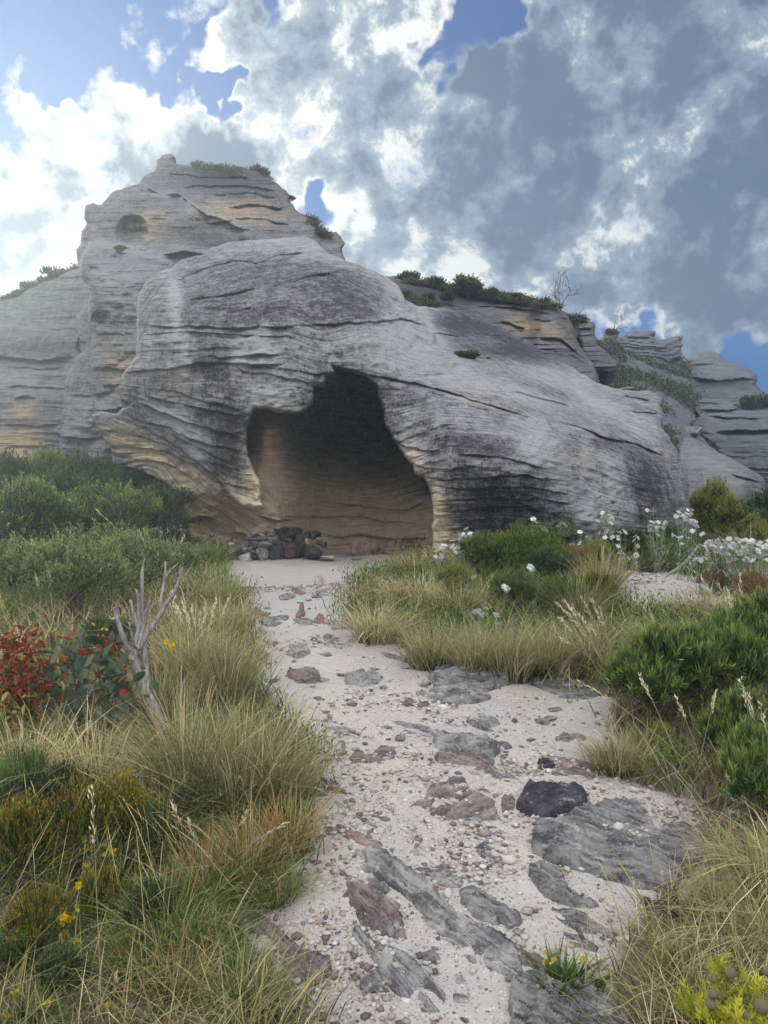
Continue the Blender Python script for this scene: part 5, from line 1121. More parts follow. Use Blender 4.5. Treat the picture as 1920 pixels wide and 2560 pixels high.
# ------------------------------------------------------------------ planting
CU_, TA_, GY_, GN_, RU_ = (.30, .62), (.33, .52), (.37, .60), (.32, .55), (.31, .52)   # natural height, width of the tussock kinds
TUS = [
 # kind, u, v, height px, width px, label
 (G_CURLY[0], CU_, 940, 1605, 145, 190, 'curly tan tussock alone at the right edge of the pale sand'),
 (G_CURLY[1], CU_, 1060, 1512, 105, 190, 'curly tan tussock behind the one standing alone'),
 (G_CURLY[0], CU_, 985, 1508, 70, 120, 'small wispy tan tussock left of the curly one behind'),
 (G_TAN[0], TA_, 1085, 1672, 140, 170, 'tan tussock at the left end of the row above the blue-grey slab'),
 (G_GREY[0], GY_, 1185, 1690, 150, 170, 'grey-green tussock second in the row above the blue-grey slab'),
 (G_TAN[1], TA_, 1275, 1698, 160, 180, 'tan tussock third in the row above the blue-grey slab'),
 (G_GREY[1], GY_, 1365, 1690, 150, 170, 'grey-green tussock at the right end of the row above the slab'),
 (G_TAN[2], TA_, 1490, 1672, 130, 190, 'brownish tussock between the tussock row and the needle shrub'),
 (G_TAN[0], TA_, 1150, 1540, 100, 150, 'tan tussock in front of the left flannel flowers'),
 (G_TAN[1], TA_, 1500, 1480, 130, 150, 'tan tussock left of the right sand patch'),
 (G_GREY[0], GY_, 1450, 1560, 140, 170, 'grey-green tussock below the bright green shrub'),
 (G_GREY[0], GY_, 470, 1990, 290, 330, 'big grey-green tussock just right of the dead tree'),
 (G_GREY[1], GY_, 600, 2010, 280, 320, 'big grey-green tussock in the middle of the left verge'),
 (G_TAN[1], TA_, 700, 2015, 215, 210, 'tan-tipped tussock jutting over the left side of the path'),
 (G_TAN[0], TA_, 560, 1760, 230, 200, 'golden upright tussock beside the path behind the big ones'),
 (G_TAN[2], TA_, 470, 1720, 230, 200, 'golden upright tussock right of the dead tree crown'),
 (G_TAN[1], TA_, 570, 1600, 130, 140, 'small tan tussock at the upper left edge of the pale sand'),
 (G_GREY[0], GY_, 555, 1520, 90, 110, 'small grey tussock where the left verge meets the forecourt'),
 (G_TAN[0], TA_, 400, 1800, 180, 220, 'tan tussock around the foot of the dead tree'),
 (G_CURLY[0], CU_, 70, 1970, 230, 330, 'pale curly tussock at the left edge above the orange heath'),
 (G_CURLY[1], CU_, 230, 2000, 240, 330, 'pale curly tussock left of the dead tree foot'),
 (G_CURLY[0], CU_, 340, 2080, 200, 280, 'pale curly tussock below the dead tree'),
 (G_CURLY[1], CU_, 150, 1850, 130, 250, 'pale curly tussock under the red-leaved sapling'),
 (G_GREEN[0], GN_, 400, 2130, 200, 250, 'dark green tussock under the big grey-green ones'),
 (G_GREEN[1], GN_, 280, 2180, 170, 240, 'green tussock above the orange heath bushes'),
 (G_RUST[0], RU_, 720, 2130, 160, 190, 'rust-coloured tussock on the left edge of the path'),
 (G_RUST[1], RU_, 620, 2190, 170, 220, 'rust-coloured tussock above the half hidden stone'),
 (G_RUST[0], RU_, 520, 2250, 170, 230, 'rust and green tussock left of the half hidden stone'),
 (G_GREEN[0], GN_, 690, 2250, 110, 190, 'low green tussock below the half hidden stone'),
 (G_GREEN[1], GN_, 420, 2360, 190, 270, 'green tussock right of the orange heath bushes'),
 (G_RUST[1], RU_, 440, 2500, 140, 210, 'rusty tussock near the bottom left'),
 (G_GREEN[0], GN_, 600, 2500, 130, 220, 'fine green tussock left of the long brown slab'),
 (G_GREEN[1], GN_, 520, 2400, 140, 230, 'green tussock above the long brown slab'),
 (G_GREEN[0], GN_, 640, 2590, 140, 260, 'green tussock at the bottom edge left of the path'),
 (G_GREEN[0], GN_, 330, 2420, 110, 190, 'thin tan tussock among the yellow flowers at lower left'),
 (G_GREEN[1], GN_, 60, 2590, 130, 220, 'green tussock in the bottom left corner'),
 (G_TAN[0], TA_, 1790, 2290, 130, 130, 'sparse tan tussock at the lower edge of the dark outcrop'),
 (G_TAN[1], TA_, 1900, 2250, 200, 230, 'tall tan tussock right of the dark outcrop'),
 (G_CURLY[0], CU_, 1975, 2220, 220, 290, 'curly straw tussock at the right edge beside the dark outcrop'),
 (G_CURLY[1], CU_, 1930, 2370, 200, 300, 'curly straw tussock behind the yellow-green cone bush'),
 (G_GREY[0], GY_, 1830, 2420, 150, 240, 'grey-green tussock left of the yellow-green cone bush'),
 (G_TAN[2], TA_, 1710, 2450, 100, 180, 'spreading tan tussock above the bottom layered slab'),
 (G_GREEN[0], GN_, 1760, 2560, 120, 230, 'green tussock at the bottom edge left of the cone bush'),
 (G_TAN[0], TA_, 1540, 1930, 110, 160, 'dry tussock at the foot of the needle shrub by the path'),
 (G_GREY[1], GY_, 1650, 1650, 120, 190, 'grey-green tussock in front of the right sand patch'),
 (G_TAN[1], TA_, 1760, 1670, 140, 210, 'tan tussock behind the needle shrub'),
 (G_CURLY[0], CU_, 1860, 1690, 140, 230, 'curly straw tussock behind the needle shrub at right'),
 (G_GREEN[1], GN_, 1900, 1610, 130, 210, 'green tussock at the right edge below the flannel flowers'),
 (G_TAN[2], TA_, 1750, 1560, 110, 180, 'tan tussock right of the right sand patch'),
 (G_GREEN[0], GN_, 1590, 1425, 90, 170, 'dark green tussock at the head of the right sand patch'),
 (G_GREEN[1], GN_, 1680, 1420, 110, 190, 'dark green tussock under the far right flannel flowers'),
 (G_TAN[0], TA_, 1880, 1420, 110, 230, 'brown grass clump below the small yellow-green bushes at right'),
 (G_GREEN[1], GN_, 520, 1412, 75, 110, 'dark green tussock at the left foot of the stone pile'),
 (G_GREEN[0], GN_, 440, 1420, 90, 150, 'dark green tussock left of the stone pile, nearer the bushes'),
 (G_TAN[2], TA_, 1030, 1440, 70, 130, 'faded tussock at the right side of the cave forecourt'),
]
for pr, base, u, v, h, w_, lb in TUS:
    place(pr, u, v, h, w_, lb, group='grass tussocks beside the path', base=base)
BUS = [
 (B_HEATH[0], (.62, 1.05), 190, 1640, 250, 420, 'large grey-green heath bush with pale tips, left of the dead tree', 6.4),
 (B_HEATH[1], (.62, 1.05), 330, 1560, 210, 330, 'grey-green heath bush behind the dead tree crown', 7.4),
 (B_HEATH[0], (.62, 1.05), 40, 1600, 190, 330, 'grey-green heath bush at the left edge above the red leaves', 7.2),
 (B_HEATH[1], (.62, 1.05), 220, 1500, 160, 380, 'pale-tipped heath bush in the second row at left', 9.0),
 (B_HEATH[0], (.62, 1.05), 430, 1480, 120, 220, 'small heath bush near the left end of the stone pile', 9.2),
 (B_MID[0], (.8, 1.1), 60, 1480, 240, 300, 'mid green shrub at the left edge, second row', 10.0),
 (B_DARK[0], (.9, 1.1), 150, 1450, 250, 300, 'dark shrub in front of the pale buttress', 11.5),
 (B_MID[1], (.8, 1.1), 290, 1440, 220, 290, 'mid green shrub under the tip of the overhang', 11.0),
 (B_DARK[1], (.9, 1.1), 400, 1420, 210, 230, 'dark shrub tucked under the slanting overhang', 11.8),
 (B_DARK[0], (.9, 1.1), 350, 1400, 250, 260, 'dark shrub behind the burnt branches', 13.0),
 (B_DARK[1], (.9, 1.1), 20, 1420, 290, 300, 'tall dark shrub at the left edge below the banded cliff', 13.5),
 (B_MID[0], (.8, 1.1), 110, 1400, 290, 280, 'tall green shrub below the banded cliff', 14.5),
 (B_DARK[0], (.9, 1.1), 240, 1400, 270, 290, 'tall dark shrub against the foot of the buttress', 14.0),
 (B_DARK[1], (.9, 1.1), -60, 1420, 260, 300, 'dark shrub cut by the left edge of the picture', 12.0),
 (B_OLIVE, (.45, .66), 250, 1345, 150, 130, 'small olive bush standing before the buttress', 12.4),
 (B_BRIGHT, (.62, 1.05), 1325, 1490, 165, 240, 'bright green rounded shrub at the foot of the boulder', 8.4),
 (B_MID[1], (.8, 1.1), 1215, 1480, 130, 190, 'mid green shrub left of the bright rounded one', 8.6),
 (B_OLIVE, (.45, .66), 1140, 1570, 120, 150, 'olive bush behind the row of tussocks', 7.4),
 (B_FEATHER, (.46, .58), 1290, 1580, 130, 200, 'feathery green bush between flannel flower stems', 7.0),
 (B_FEATHER, (.46, .58), 1400, 1620, 140, 160, 'feathery green bush right of centre in the thicket', 6.6),
 (B_ORANGE[0], (.44, .56), 1500, 1600, 120, 170, 'orange-tinged heath bush below the right sand patch', 6.8),
 (B_RUST, (.38, .66), 1440, 1480, 100, 150, 'rust-brown bush right of the bright rounded shrub', 8.4),
 (B_OLIVE, (.45, .66), 1480, 1440, 100, 150, 'olive bush behind the rust-brown one', 9.0),
 (B_RUST, (.38, .66), 1795, 1490, 90, 130, 'red-brown bush left of the big flannel flower clump', 7.6),
 (B_RUST, (.38, .66), 1880, 1500, 100, 150, 'red-brown bush in front of the big flannel flower clump', 7.2),
 (B_DARK[0], (.9, 1.1), 1560, 1400, 110, 170, 'low dark shrub behind the white rock', 9.6),
 (B_DARK[1], (.9, 1.1), 1680, 1380, 110, 170, 'low dark shrub against the boulder foot at right', 10.4),
 (B_NEEDLE[0], (.66, 1.0), 1640, 1885, 300, 330, 'needle-leaved green shrub at the right side of the path', 4.3),
 (B_NEEDLE[1], (.66, 1.0), 1790, 1900, 330, 330, 'needle-leaved green shrub behind the yellow-tipped one', 4.3),
 (B_NEEDLE[0], (.66, 1.0), 1900, 1830, 250, 300, 'needle-leaved green shrub furthest back at the right edge', 4.9),
 (B_NEEDLE[1], (.66, 1.0), 1915, 2120, 360, 350, 'yellow-tipped needle-leaved shrub at the right edge in front', 3.3),
 (B_OLIVE, (.45, .66), 1650, 1910, 110, 110, 'small yellowish bush at the foot of the needle-leaved shrub', 3.95),
 (B_YTREE, (1.75, 1.7), 1790, 1400, 250, 180, 'tall yellow-green bush with dark branches at the end of the boulder', 11.6),
 (B_YTREE, (1.75, 1.7), 1885, 1400, 150, 120, 'shorter yellow-green bush at the right edge', 11.0),
 (B_DARK[0], (.9, 1.1), 1840, 1410, 160, 200, 'dark shrub between the two yellow-green bushes', 12.0),
 (B_DARK[1], (.9, 1.1), 1935, 1400, 190, 200, 'dark shrub cut by the right edge of the picture', 12.5),
 (B_ORANGE[0], (.44, .56), 60, 2330, 290, 300, 'orange-tipped heath bush at the left edge', 2.9),
 (B_ORANGE[1], (.44, .56), 190, 2310, 300, 290, 'orange-tipped heath bush second from the left edge', 3.0),
 (B_ORANGE[0], (.44, .56), 300, 2280, 250, 240, 'orange-tipped heath bush nearest the yellow flower spikes', 3.1),
 (B_ORANGE[1], (.44, .56), 90, 2440, 210, 240, 'low orange and green heath bush below the others', 2.6),
 (B_ORANGE[0], (.44, .56), 250, 2400, 190, 180, 'small orange heath bush beside the bare soil', 2.75),
 (B_FEATHER, (.46, .58), 50, 2120, 290, 190, 'feathery bright green plant at the left edge above the orange heath', 3.2),
 (B_FEATHER, (.46, .58), 440, 2080, 130, 140, 'feathery green plant among the big tussocks', 3.6),
 (B_BRIGHT, (.62, 1.05), 555, 2400, 130, 150, 'low bright green bush above the long brown slab', 2.85),
 (B_DKHEATH, (.44, .62), 150, 2220, 210, 230, 'dark green heath bush behind the orange-tipped ones', 3.25),
 (B_DKHEATH, (.44, .62), 360, 2260, 190, 220, 'dark green heath bush right of the orange-tipped ones', 3.1),
 (B_DKHEATH, (.44, .62), 470, 2190, 150, 170, 'dark green heath bush among the rusty tussocks', 3.3),
 (B_DKHEATH, (.44, .62), 380, 2400, 160, 190, 'dark green heath bush above the bare soil', 2.75),
 (B_DKHEATH, (.44, .62), 140, 2500, 150, 200, 'dark green heath bush near the bottom left corner', 2.45),
 (B_DKHEATH, (.44, .62), 450, 2040, 130, 170, 'dark green heath bush at the foot of the big grey-green tussocks', 3.55),
 (B_DKHEATH, (.44, .62), 270, 1690, 130, 200, 'dark green heath bush behind the red-leaved sapling', 5.2),
 (B_DKHEATH, (.44, .62), 1380, 1500, 120, 170, 'dark green heath bush behind the tussock row', 7.9),
 (B_NEEDLE[0], (.66, 1.0), 1850, 2010, 260, 260, 'needle-leaved shrub between the two larger ones at right', 3.8),
 (B_FEATHER, (.46, .58), 20, 2480, 150, 150, 'green sprigs at the left edge near the bottom', 2.5),
]
for pr, base, u, v, h, w_, lb, y in BUS:
    place(pr, u, v, h, w_, lb, y=y, base=base)
for pr, u, v, y, s_, lb in [(D_BURNT[0], 275, 1330, 9.6, 1.35, 'burnt black shrub with a thick stub before the buttress'), (D_BURNT[1], 90, 1400, 9.2, 1.2, 'burnt thin-branched shrub among the bushes at left'), (D_BURNT[1], 365, 1420, 9.0, 1.0, 'burnt shrub leaning by the overhang'),
  (D_GREY, 1290, 1440, 9.6, 1.05, 'bare grey twigs above the bright green shrub'), (D_GREY, 1220, 1450, 9.4, .8, 'bare grey twigs at the foot of the dark rock'), (D_BURNT[1], 1745, 1400, 11.2, .9, 'dark bare branches beside the tall yellow-green bush')]:
    p = onto(u, v, y); pr.place((p.x, p.y, p.z), lb, s_, u % 6.28)
# shrubs and grass on the rocks
def on_rock(pr, u, v, D, s_, lb, group='shrubs growing on the rocks'):
    p = ray(np.array(float(u)), np.array(float(v)), D); p[2] -= .22 * s_ * (pr is B_SMALL); pr.place(tuple(p), lb, s_, (u * 3) % 6.28, group)
for u, v, D, s_, lb in [(140,694,29.5,1.1,'dark shrub on the skyline of the banded cliff'),(75,722,30,.8,'small shrub lower on the skyline of the banded cliff'),(110,708,30,.7,'low shrub between two others on the banded cliff top'),(45,742,30,.6,'tiny shrub lowest on the banded cliff top'),
  (648,440,26.6,.9,'leafy shrub at the right end of the peak summit'),(540,432,27,.6,'low shrub in the middle of the peak summit'),(500,432,27,.5,'tiny shrub near the knob on the peak summit'),(785,585,24.5,1.0,'shrub high on the right flank of the peak'),(770,560,24.8,.8,'upright shrub above another on the right flank of the peak'),(808,600,24,.9,'shrub beside the last knob of the peak'),
  (725,500,25.5,.4,'tiny shrub on the shoulder of the peak'),(300,625,18.4,.3,'pale shrub below the alcove of the peak'),(1170,722,26,1.2,'rounded shrub highest on the right ridge'),(1085,712,26.5,.8,'small shrub left on the right ridge top'),(1442,808,27,.9,'dark shrub beside the pinnacle'),(1230,735,26.2,.6,'small shrub in the middle of the right ridge top'),(1290,745,26.4,.5,'low shrub right of the middle of the ridge top'),(1020,702,27,.9,'shrub on the ridge just behind the boulder shoulder'),(1360,758,26.5,.55,'low shrub left of the tall twiggy bush'),(1010,745,24.5,.7,'shrub lower down behind the boulder shoulder'),(1120,748,24.8,.7,'shrub halfway down the scrubby ridge end'),(1070,750,24.4,.6,'small shrub low on the scrubby ridge end'),(1530,836,47,1.0,'dark bush on the skyline by the ruin-like crag'),
  (1175,895,15.2,.42,'yellowish tuft growing on the boulder slope'),(1150,890,15.1,.3,'smaller tuft left of the yellowish one on the slope')]:
    on_rock(B_SMALL, u, v, D, s_, lb)
for i, (u, v, D, s_, lb) in enumerate([(1402,772,26.6,1.25,'tall bare twiggy bush on the skyline of the right ridge'),(1190,740,25.8,.5,'bare twigs on the right ridge top'),(1325,757,26.4,.5,'short bare twigs left of the tall bare bush'),(1443,812,26.6,.6,'bare dark twigs beside the ridge end'),(1527,836,47,1.6,'bare dark twigs on the far skyline'),(1200,818,19.6,.5,'bare black twigs lying on the boulder slope')]):
    on_rock([D_GREY, D_BURNT[0]][1 if i in (0, 3, 4) else 0] if i != 0 else D_GREY, u, v, D, s_ * (2.0 if i == 0 else 1), lb, group=None)

# scrub covering the ridge top and the far hillside: one mass each, nobody could count it
def scrub_on(seed, poly, ctrl, n, size, name, mat, off=-.25, gap=0):
    rg = np.random.default_rng(seed); P = np.array(poly, float)
    u = rg.uniform(P[:, 0].min(), P[:, 0].max(), n * 3); v = rg.uniform(P[:, 1].min(), P[:, 1].max(), n * 3); k = inpoly(u, v, P); u, v = u[k][:n], v[k][:n]
    D = tps(ctrl, u, v) + off * rg.random(len(u))
    if gap:
        q = ray(u, v, D); kq = vn(q[:, 0] * .32, q[:, 1] * .25, q[:, 2] * .9, 19) + .15 * vn(q[:, 0], q[:, 1], q[:, 2] * 2, 20) > gap; u, v, D = u[kq], v[kq], D[kq]
    p = ray(u, v, D); m = 14; b = Bag()
    d = rg.normal(size=(len(u) * m, 3)); d[:, 2] = np.abs(d[:, 2]) + .3; d /= np.linalg.norm(d, axis=1)[:, None]
    kk = np.repeat(np.arange(len(u)), m); s_ = size * (.5 + rg.random(len(u)))[kk] * (D[kk] / 30)
    root = p[kk] + rg.normal(size=(len(kk), 3)) * s_[:, None] * np.array([.9, .9, .5])
    t = np.clip(.3 + .7 * rg.random(len(kk)), 0, 1)
    clump = vn(p[:, 0] * .7, p[:, 1] * .7, p[:, 2] * .7, 3)[kk]
    b.add(*leaves(rg, root, d, s_ * 1.1, s_ * .38, t, np.clip(clump + .3 * rg.normal(size=len(kk)), 0, 1)))
    return tag(b.build(name, PM[mat]), kind='stuff')
RT = [(962,690),(1010,696),(1060,705),(1140,718),(1240,733),(1340,750),(1402,762),(1405,768),(1330,762),(1240,748),(1200,768),(1130,772),(1090,764),(1040,758),(1000,725)]
scrub_on(5, RT, [(960,695,26.8),(1140,725,26.8),(1300,750,26.8),(1400,770,26.4),(1040,755,24),(1180,790,24.6),(1200,765,25.4)], 5200, .075, 'ridge_scrub', 'scrub', -.35, .60)
scrub_on(6, HS, HS_D, 11000, .10, 'hillside_scrub', 'scrub', -.5, .46)
scrub_on(7, [(1740,990),(1830,1000),(1900,995),(1990,1000),(1990,1022),(1840,1022),(1760,1012)], [(1740,1000,49.5),(1980,1000,51.5),(1850,1022,50.5)], 900, .10, 'terrace_scrub', 'scrub', -.25, .5)
scrub_on(8, [(480,408),(560,418),(640,424),(690,455),(660,448),(560,432),(480,420)], [(480,410,26.6),(690,455,26),(560,425,26.6)], 420, .07, 'summit_scrub', 'scrub')
scrub_on(9, [(0,748),(60,722),(150,684),(192,664),(194,684),(60,742),(0,762)], [(0,750,30.4),(190,670,29.4),(60,730,30.2)], 700, .08, 'cliff_top_scrub', 'scrub')
for x, y, D, s_, lb in [(1615,925,50,.9,'pale ledge rock alone in the scrub below the ruin-like crag'), (1600,1065,33,.8,'pale rocks showing through scrub right of the boulder'), (1700,1080,36,1.0,'low pale rock shelf in the scrub above the sloping boulder'), (1560,975,28,.4,'small rock behind the boulder edge on the hillside')]:
    p = ray(np.array(float(x)), np.array(float(y)), D); stone('hillside_rock', 2.2 * s_, .6 * s_, 2.0 * s_, SM['grey'], int(x), lb, p, .05, 'rock')

# ------------------------------------------------------------------ the dead tree
def dead_tree():
    y0 = 3.75; base = at(395, 1850); y0 = base.y
    def P(lst, dy=0): return [tuple(ray(np.array(float(u)), np.array(float(v)), y0 + d)) for u, v, d in lst]
    k = y0 / F
    root = empty('dead_tree', base, 'silver-grey dead tree with bare forked branches on the left verge', 'tree')
    def part(name, lst, radii, par=root):
        pts = np.array(P(lst)); 
        # refine and add small kinks
        t = np.linspace(0, len(pts) - 1, (len(pts) - 1) * 5 + 1); q = np.stack([np.interp(t, range(len(pts)), pts[:, i]) for i in range(3)], -1)
        for _ in range(2): q[1:-1] = .25 * q[:-2] + .5 * q[1:-1] + .25 * q[2:]
        q += .0022 * np.stack([fbm(t * 1.3, t * 0 + i * 7 + lst[0][0], t * 0, 3, 5) for i in range(3)], -1)
        r = np.interp(t, range(len(pts)), radii) * k; r *= 1 + .12 * fbm(t * 1.7, t * 0 + lst[0][1], t * 0, 3, 9)
        tb = Tubes(); tb.add(q - np.array(base), r, 12); return tb.build(name, M_DEADWOOD, par)
    part('trunk', [(398,1880,0),(398,1800,0),(385,1770,0),(362,1730,0),(345,1690,.01),(335,1650,.01),(328,1625,.0)], [17,15,14,13,12,11,8])
    part('branch', [(366,1735,0),(366,1700,.03),(362,1650,.05),(358,1590,.05)], [10,9.5,8.5,6])
    a = part('branch', [(330,1640,0),(318,1615,0),(303,1580,-.02),(292,1545,-.03),(287,1518,-.03)], [8,7,6,5.5,4.5])
    part('twig', [(290,1545,-.03),(280,1548,-.04),(270,1545,-.05)], [4,2.5,.8], a); part('twig', [(287,1530,-.03),(290,1512,-.04),(296,1500,-.04)], [3,2,.6], a)
    part('branch', [(332,1655,0),(318,1640,-.02),(303,1623,-.03)], [5,4,2.5])
    b = part('branch', [(330,1650,0),(340,1610,.02),(348,1580,.03),(355,1540,.04),(355,1490,.05),(356,1430,.05),(362,1395,.06)], [11,9,7,5,4.5,4,1])
    part('twig', [(350,1490,.04),(340,1475,.03),(336,1470,.02)], [3,2,.8], b); part('branch', [(352,1570,.03),(346,1540,.02),(345,1500,.01),(343,1478,.01)], [5,4,3.4,2.5]); part('branch', [(350,1572,.03),(338,1545,.03),(326,1500,.02)], [6,5,3.5])
    part('branch', [(352,1560,.04),(366,1530,.03),(375,1502,.03)], [5.5,5,3.5]); part('branch', [(336,1622,0),(330,1590,-.04),(322,1555,-.06)], [3.5,3,2])
    c = part('branch', [(345,1620,0),(362,1595,.02),(385,1560,.03),(408,1525,.04),(414,1510,.04)], [9,7,6.5,6,5])
    c1 = part('branch', [(402,1535,.04),(404,1490,.06),(410,1455,.07),(414,1425,.08),(413,1402,.08)], [4.5,4,4,3,1.5])
    part('twig', [(416,1440,.08),(428,1422,.08),(446,1408,.09)], [3,2.4,.7], c1)
    c2 = part('branch', [(414,1512,.04),(432,1490,.03),(445,1460,.02),(454,1430,.02),(456,1418,.02)], [5,4.2,3.6,3,1.5]); part('twig', [(450,1450,.02),(448,1425,.01),(450,1412,0)], [2.6,1.8,.6], c2)
    part('broken_stub', [(360,1560,.02),(352,1590,-.01),(345,1625,-.03)], [2,4,3])
dead_tree()
p = at(320, 2520)
tb = Tubes(); tb.add([(0,0,.01),(.06,-.05,.02),(.12,-.10,.015),(.15,-.16,.01)], [.008,.008,.007,.003], 8).add([(.06,-.05,.02),(.1,-.03,.03),(.14,-.03,.02)], [.005,.004,.001], 6)
o = tb.build('fallen_stick', M_DEADWOOD, loc=p); tag(o, 'curved grey stick lying on bare soil at the bottom left', 'stick')
p = onto(1700, 1400, 8.6); tb = Tubes(); tb.add([(-.22,0,-.02),(0,0,.12),(.12,0,.24),(.2,0,.36)], [.018,.015,.011,.006], 8).add([(0,0,.12),(.12,.05,.18),(.24,.05,.19)], [.010,.008,.003], 6).add([(.1,0,.21),(.18,-.03,.22),(.22,-.03,.26)], [.007,.005,.002], 6)
o = tb.build('fallen_branch', M_DEADWOOD, loc=p); tag(o, 'silvery forked dead branch leaning behind the far flannel flowers', 'branch')

# ------------------------------------------------------------------ flowers
def flower_mesh(seed, R=.036):
    """flannel flower: two rows of pointed white petals and a domed centre, facing up (+Z)"""
    rg = np.random.default_rng(seed); b = Bag(); n = 10
    for row, (m, rr, zz) in enumerate(((n, R, .15), (6, R * .8, .35))):
        a = np.arange(m) * 2 * math.pi / m + rg.normal(0, .08, m) + row * .3; D = np.stack([np.cos(a), np.sin(a), zz + 0 * a], -1); D /= np.linalg.norm(D, axis=1)[:, None]
        S = np.stack([-np.sin(a), np.cos(a), 0 * a], -1); ln = (rr * (.85 + .3 * rg.random(m)))[:, None]; w_ = rr * .20
        Pm = D * ln; V = np.stack([D * .003, D * ln * .45 - S * w_, D * ln * .8 - S * w_ * .8 - [0, 0, .001], Pm - [0, 0, .004], D * ln * .8 + S * w_ * .8 - [0, 0, .001], D * ln * .45 + S * w_], 1).reshape(-1, 3)
        i = np.arange(m)[:, None] * 6; Q = np.concatenate([i + [[0, 1, 2, 3]], i + [[0, 3, 4, 5]]]); b.add(V, Q, np.tile([0, .4, .8, 1, .8, .4], m), np.repeat(rg.random(m), 6))
    ci = []; k = 8
    for j, (z, q) in enumerate(((0, .006), (.004, .0065), (.007, .004), (.008, .0005))): ci += [(q * math.cos(x * 6.283 / k), q * math.sin(x * 6.283 / k), z) for x in range(k)]
    Q = np.array([(j * k + x, j * k + (x + 1) % k, (j + 1) * k + (x + 1) % k, (j + 1) * k + x) for j in range(3) for x in range(k)])
    b.add(np.array(ci), Q, np.full(4 * k, 0.0), np.full(4 * k, .2)); return b
FM = [flower_mesh(s).build('flower', PM['petal']) for s in (1, 2, 3)]
fm_data = [o.data for o in FM]
for o in FM: bpy.data.objects.remove(o)
def flannel(label, foot, flowers, y=None, seed=0, big=1.0):
    """flannel flower plant: flowers (u, v, depth offset) on thin stems from one foot"""
    rg = random.Random(seed); p0 = at(*foot) if y is None else onto(foot[0], foot[1], y); root = empty('flannel_flower', p0, label, 'wildflower', 'flannel flowers along the boulder foot')
    st = Tubes(); lf = Bag(); nr = np.random.default_rng(seed + 5)
    for i, (u, v, dy) in enumerate(flowers):
        q = Vector(ray(np.array(float(u)), np.array(float(v)), p0.y + dy)) - p0; b0 = Vector((q.x * .45 + rg.gauss(0, .02), q.y * .5, -.02))
        mid = b0.lerp(q, .5) + Vector((rg.gauss(0, .012), rg.gauss(0, .012), 0)); st.add([b0[:], mid[:], q[:]], [.0026, .0022, .0018], 4)
        m = 9; f = nr.random(m) * .6; P_ = np.array(b0)[None] + (np.array(q) - np.array(b0))[None] * f[:, None]; D_ = nr.normal(size=(m, 3)) + [0, 0, .8]; D_ /= np.linalg.norm(D_, axis=1)[:, None]
        lf.add(*leaves(nr, P_, D_, .05, .012, nr.random(m), nr.random(m)))
        if len(flowers) < 40: lf.build('leaf_cluster', PM['silver'], root); lf = Bag()
        o = bpy.data.objects.new('flower', fm_data[i % 3]); sc.collection.objects.link(o); o.parent = root; o.location = q
        o.rotation_euler = (rg.gauss(.65, .35), rg.gauss(0, .4), rg.random() * 6.28); s_ = big * rg.uniform(.85, 1.2); o.scale = (s_,) * 3
    st.build('stem', M_STEM, root); (lf.V and lf.build('leaf_cluster', PM['silver'], root))
M_STEM = bark_mat('green_stem', (.16, .20, .12), (.26, .30, .20))
def scatter(seed, u0, u1, v0, v1, n, dy=.15):
    rg = random.Random(seed); return [(rg.uniform(u0, u1), rg.uniform(v0, v1), rg.uniform(-dy, dy)) for _ in range(n)]
flannel('white flannel flower clump at the foot of the pale stone pillar', (1105, 1460), scatter(1, 1088, 1112, 1362, 1398, 9), 9.2, 1, 1.05)
flannel('tall white flannel flower clump right of the pillar', (1150, 1470), scatter(2, 1128, 1180, 1320, 1390, 34), 9.0, 2, 1.05)
flannel('pair of white flannel flowers on long stems below the green shrub', (1330, 1520), [(1325,1418,0),(1332,1425,.05),(1328,1436,0),(1330,1448,.02)], 7.6, 3)
flannel('white flannel flowers topping the bright green shrub', (1355, 1470), [(1333,1298,0),(1340,1306,0),(1338,1315,.05),(1330,1325,0),(1350,1318,.1),(1358,1322,0),(1365,1328,.05),(1345,1330,0)], 9.4, 4, 1.05)
flannel('white flannel flowers beside the crack at the boulder foot', (1405, 1460), [(1402,1308,0),(1410,1312,0),(1415,1318,.05),(1405,1322,0),(1398,1316,0)], 9.6, 5, 1.1)
flannel('dense white flannel flower clump at the boulder corner', (1520, 1450), scatter(6, 1495, 1540, 1282, 1345, 32), 9.6, 6, 1.1)
flannel('single white flannel flower left of the dense clump', (1455, 1450), [(1450,1330,0),(1430,1385,.05),(1428,1392,0),(1470,1345,0)], 9.2, 7, 1.1)
flannel('three white flannel flowers high against the dark rock', (1625, 1430), [(1618,1276,0),(1626,1279,0),(1634,1276,.04)], 9.8, 8, 1.05)
flannel('white flannel flower group in dark grass right of the white rock', (1640, 1450), scatter(9, 1620, 1668, 1305, 1340, 20), 9.2, 9, 1.0)
flannel('white flannel flowers low in the dark grass', (1600, 1450), [(1588,1340,0),(1595,1345,.03),(1586,1350,0),(1682,1338,0),(1690,1341,0),(1704,1360,0)], 9.0, 10)
flannel('white flannel flower group highest near the tall yellow-green bush', (1715, 1430), scatter(11, 1690, 1728, 1272, 1308, 20), 9.6, 11, 1.0)
flannel('white flannel flowers right beside the silvery branch', (1740, 1430), [(1728,1275,0),(1732,1300,0),(1738,1312,0),(1740,1306,.03),(1712,1325,0)], 9.4, 12, 1.05)
flannel('big white flannel flower clump, its left half', (1790, 1500), scatter(13, 1760, 1815, 1352, 1396, 34), 7.6, 13, 1.0)
flannel('big white flannel flower clump, its crowded middle', (1845, 1500), scatter(14, 1805, 1878, 1345, 1402, 56), 7.5, 14, 1.0)
flannel('white flannel flower clump at the right edge of the picture', (1900, 1500), scatter(15, 1875, 1925, 1352, 1402, 32), 7.4, 15, 1.0)
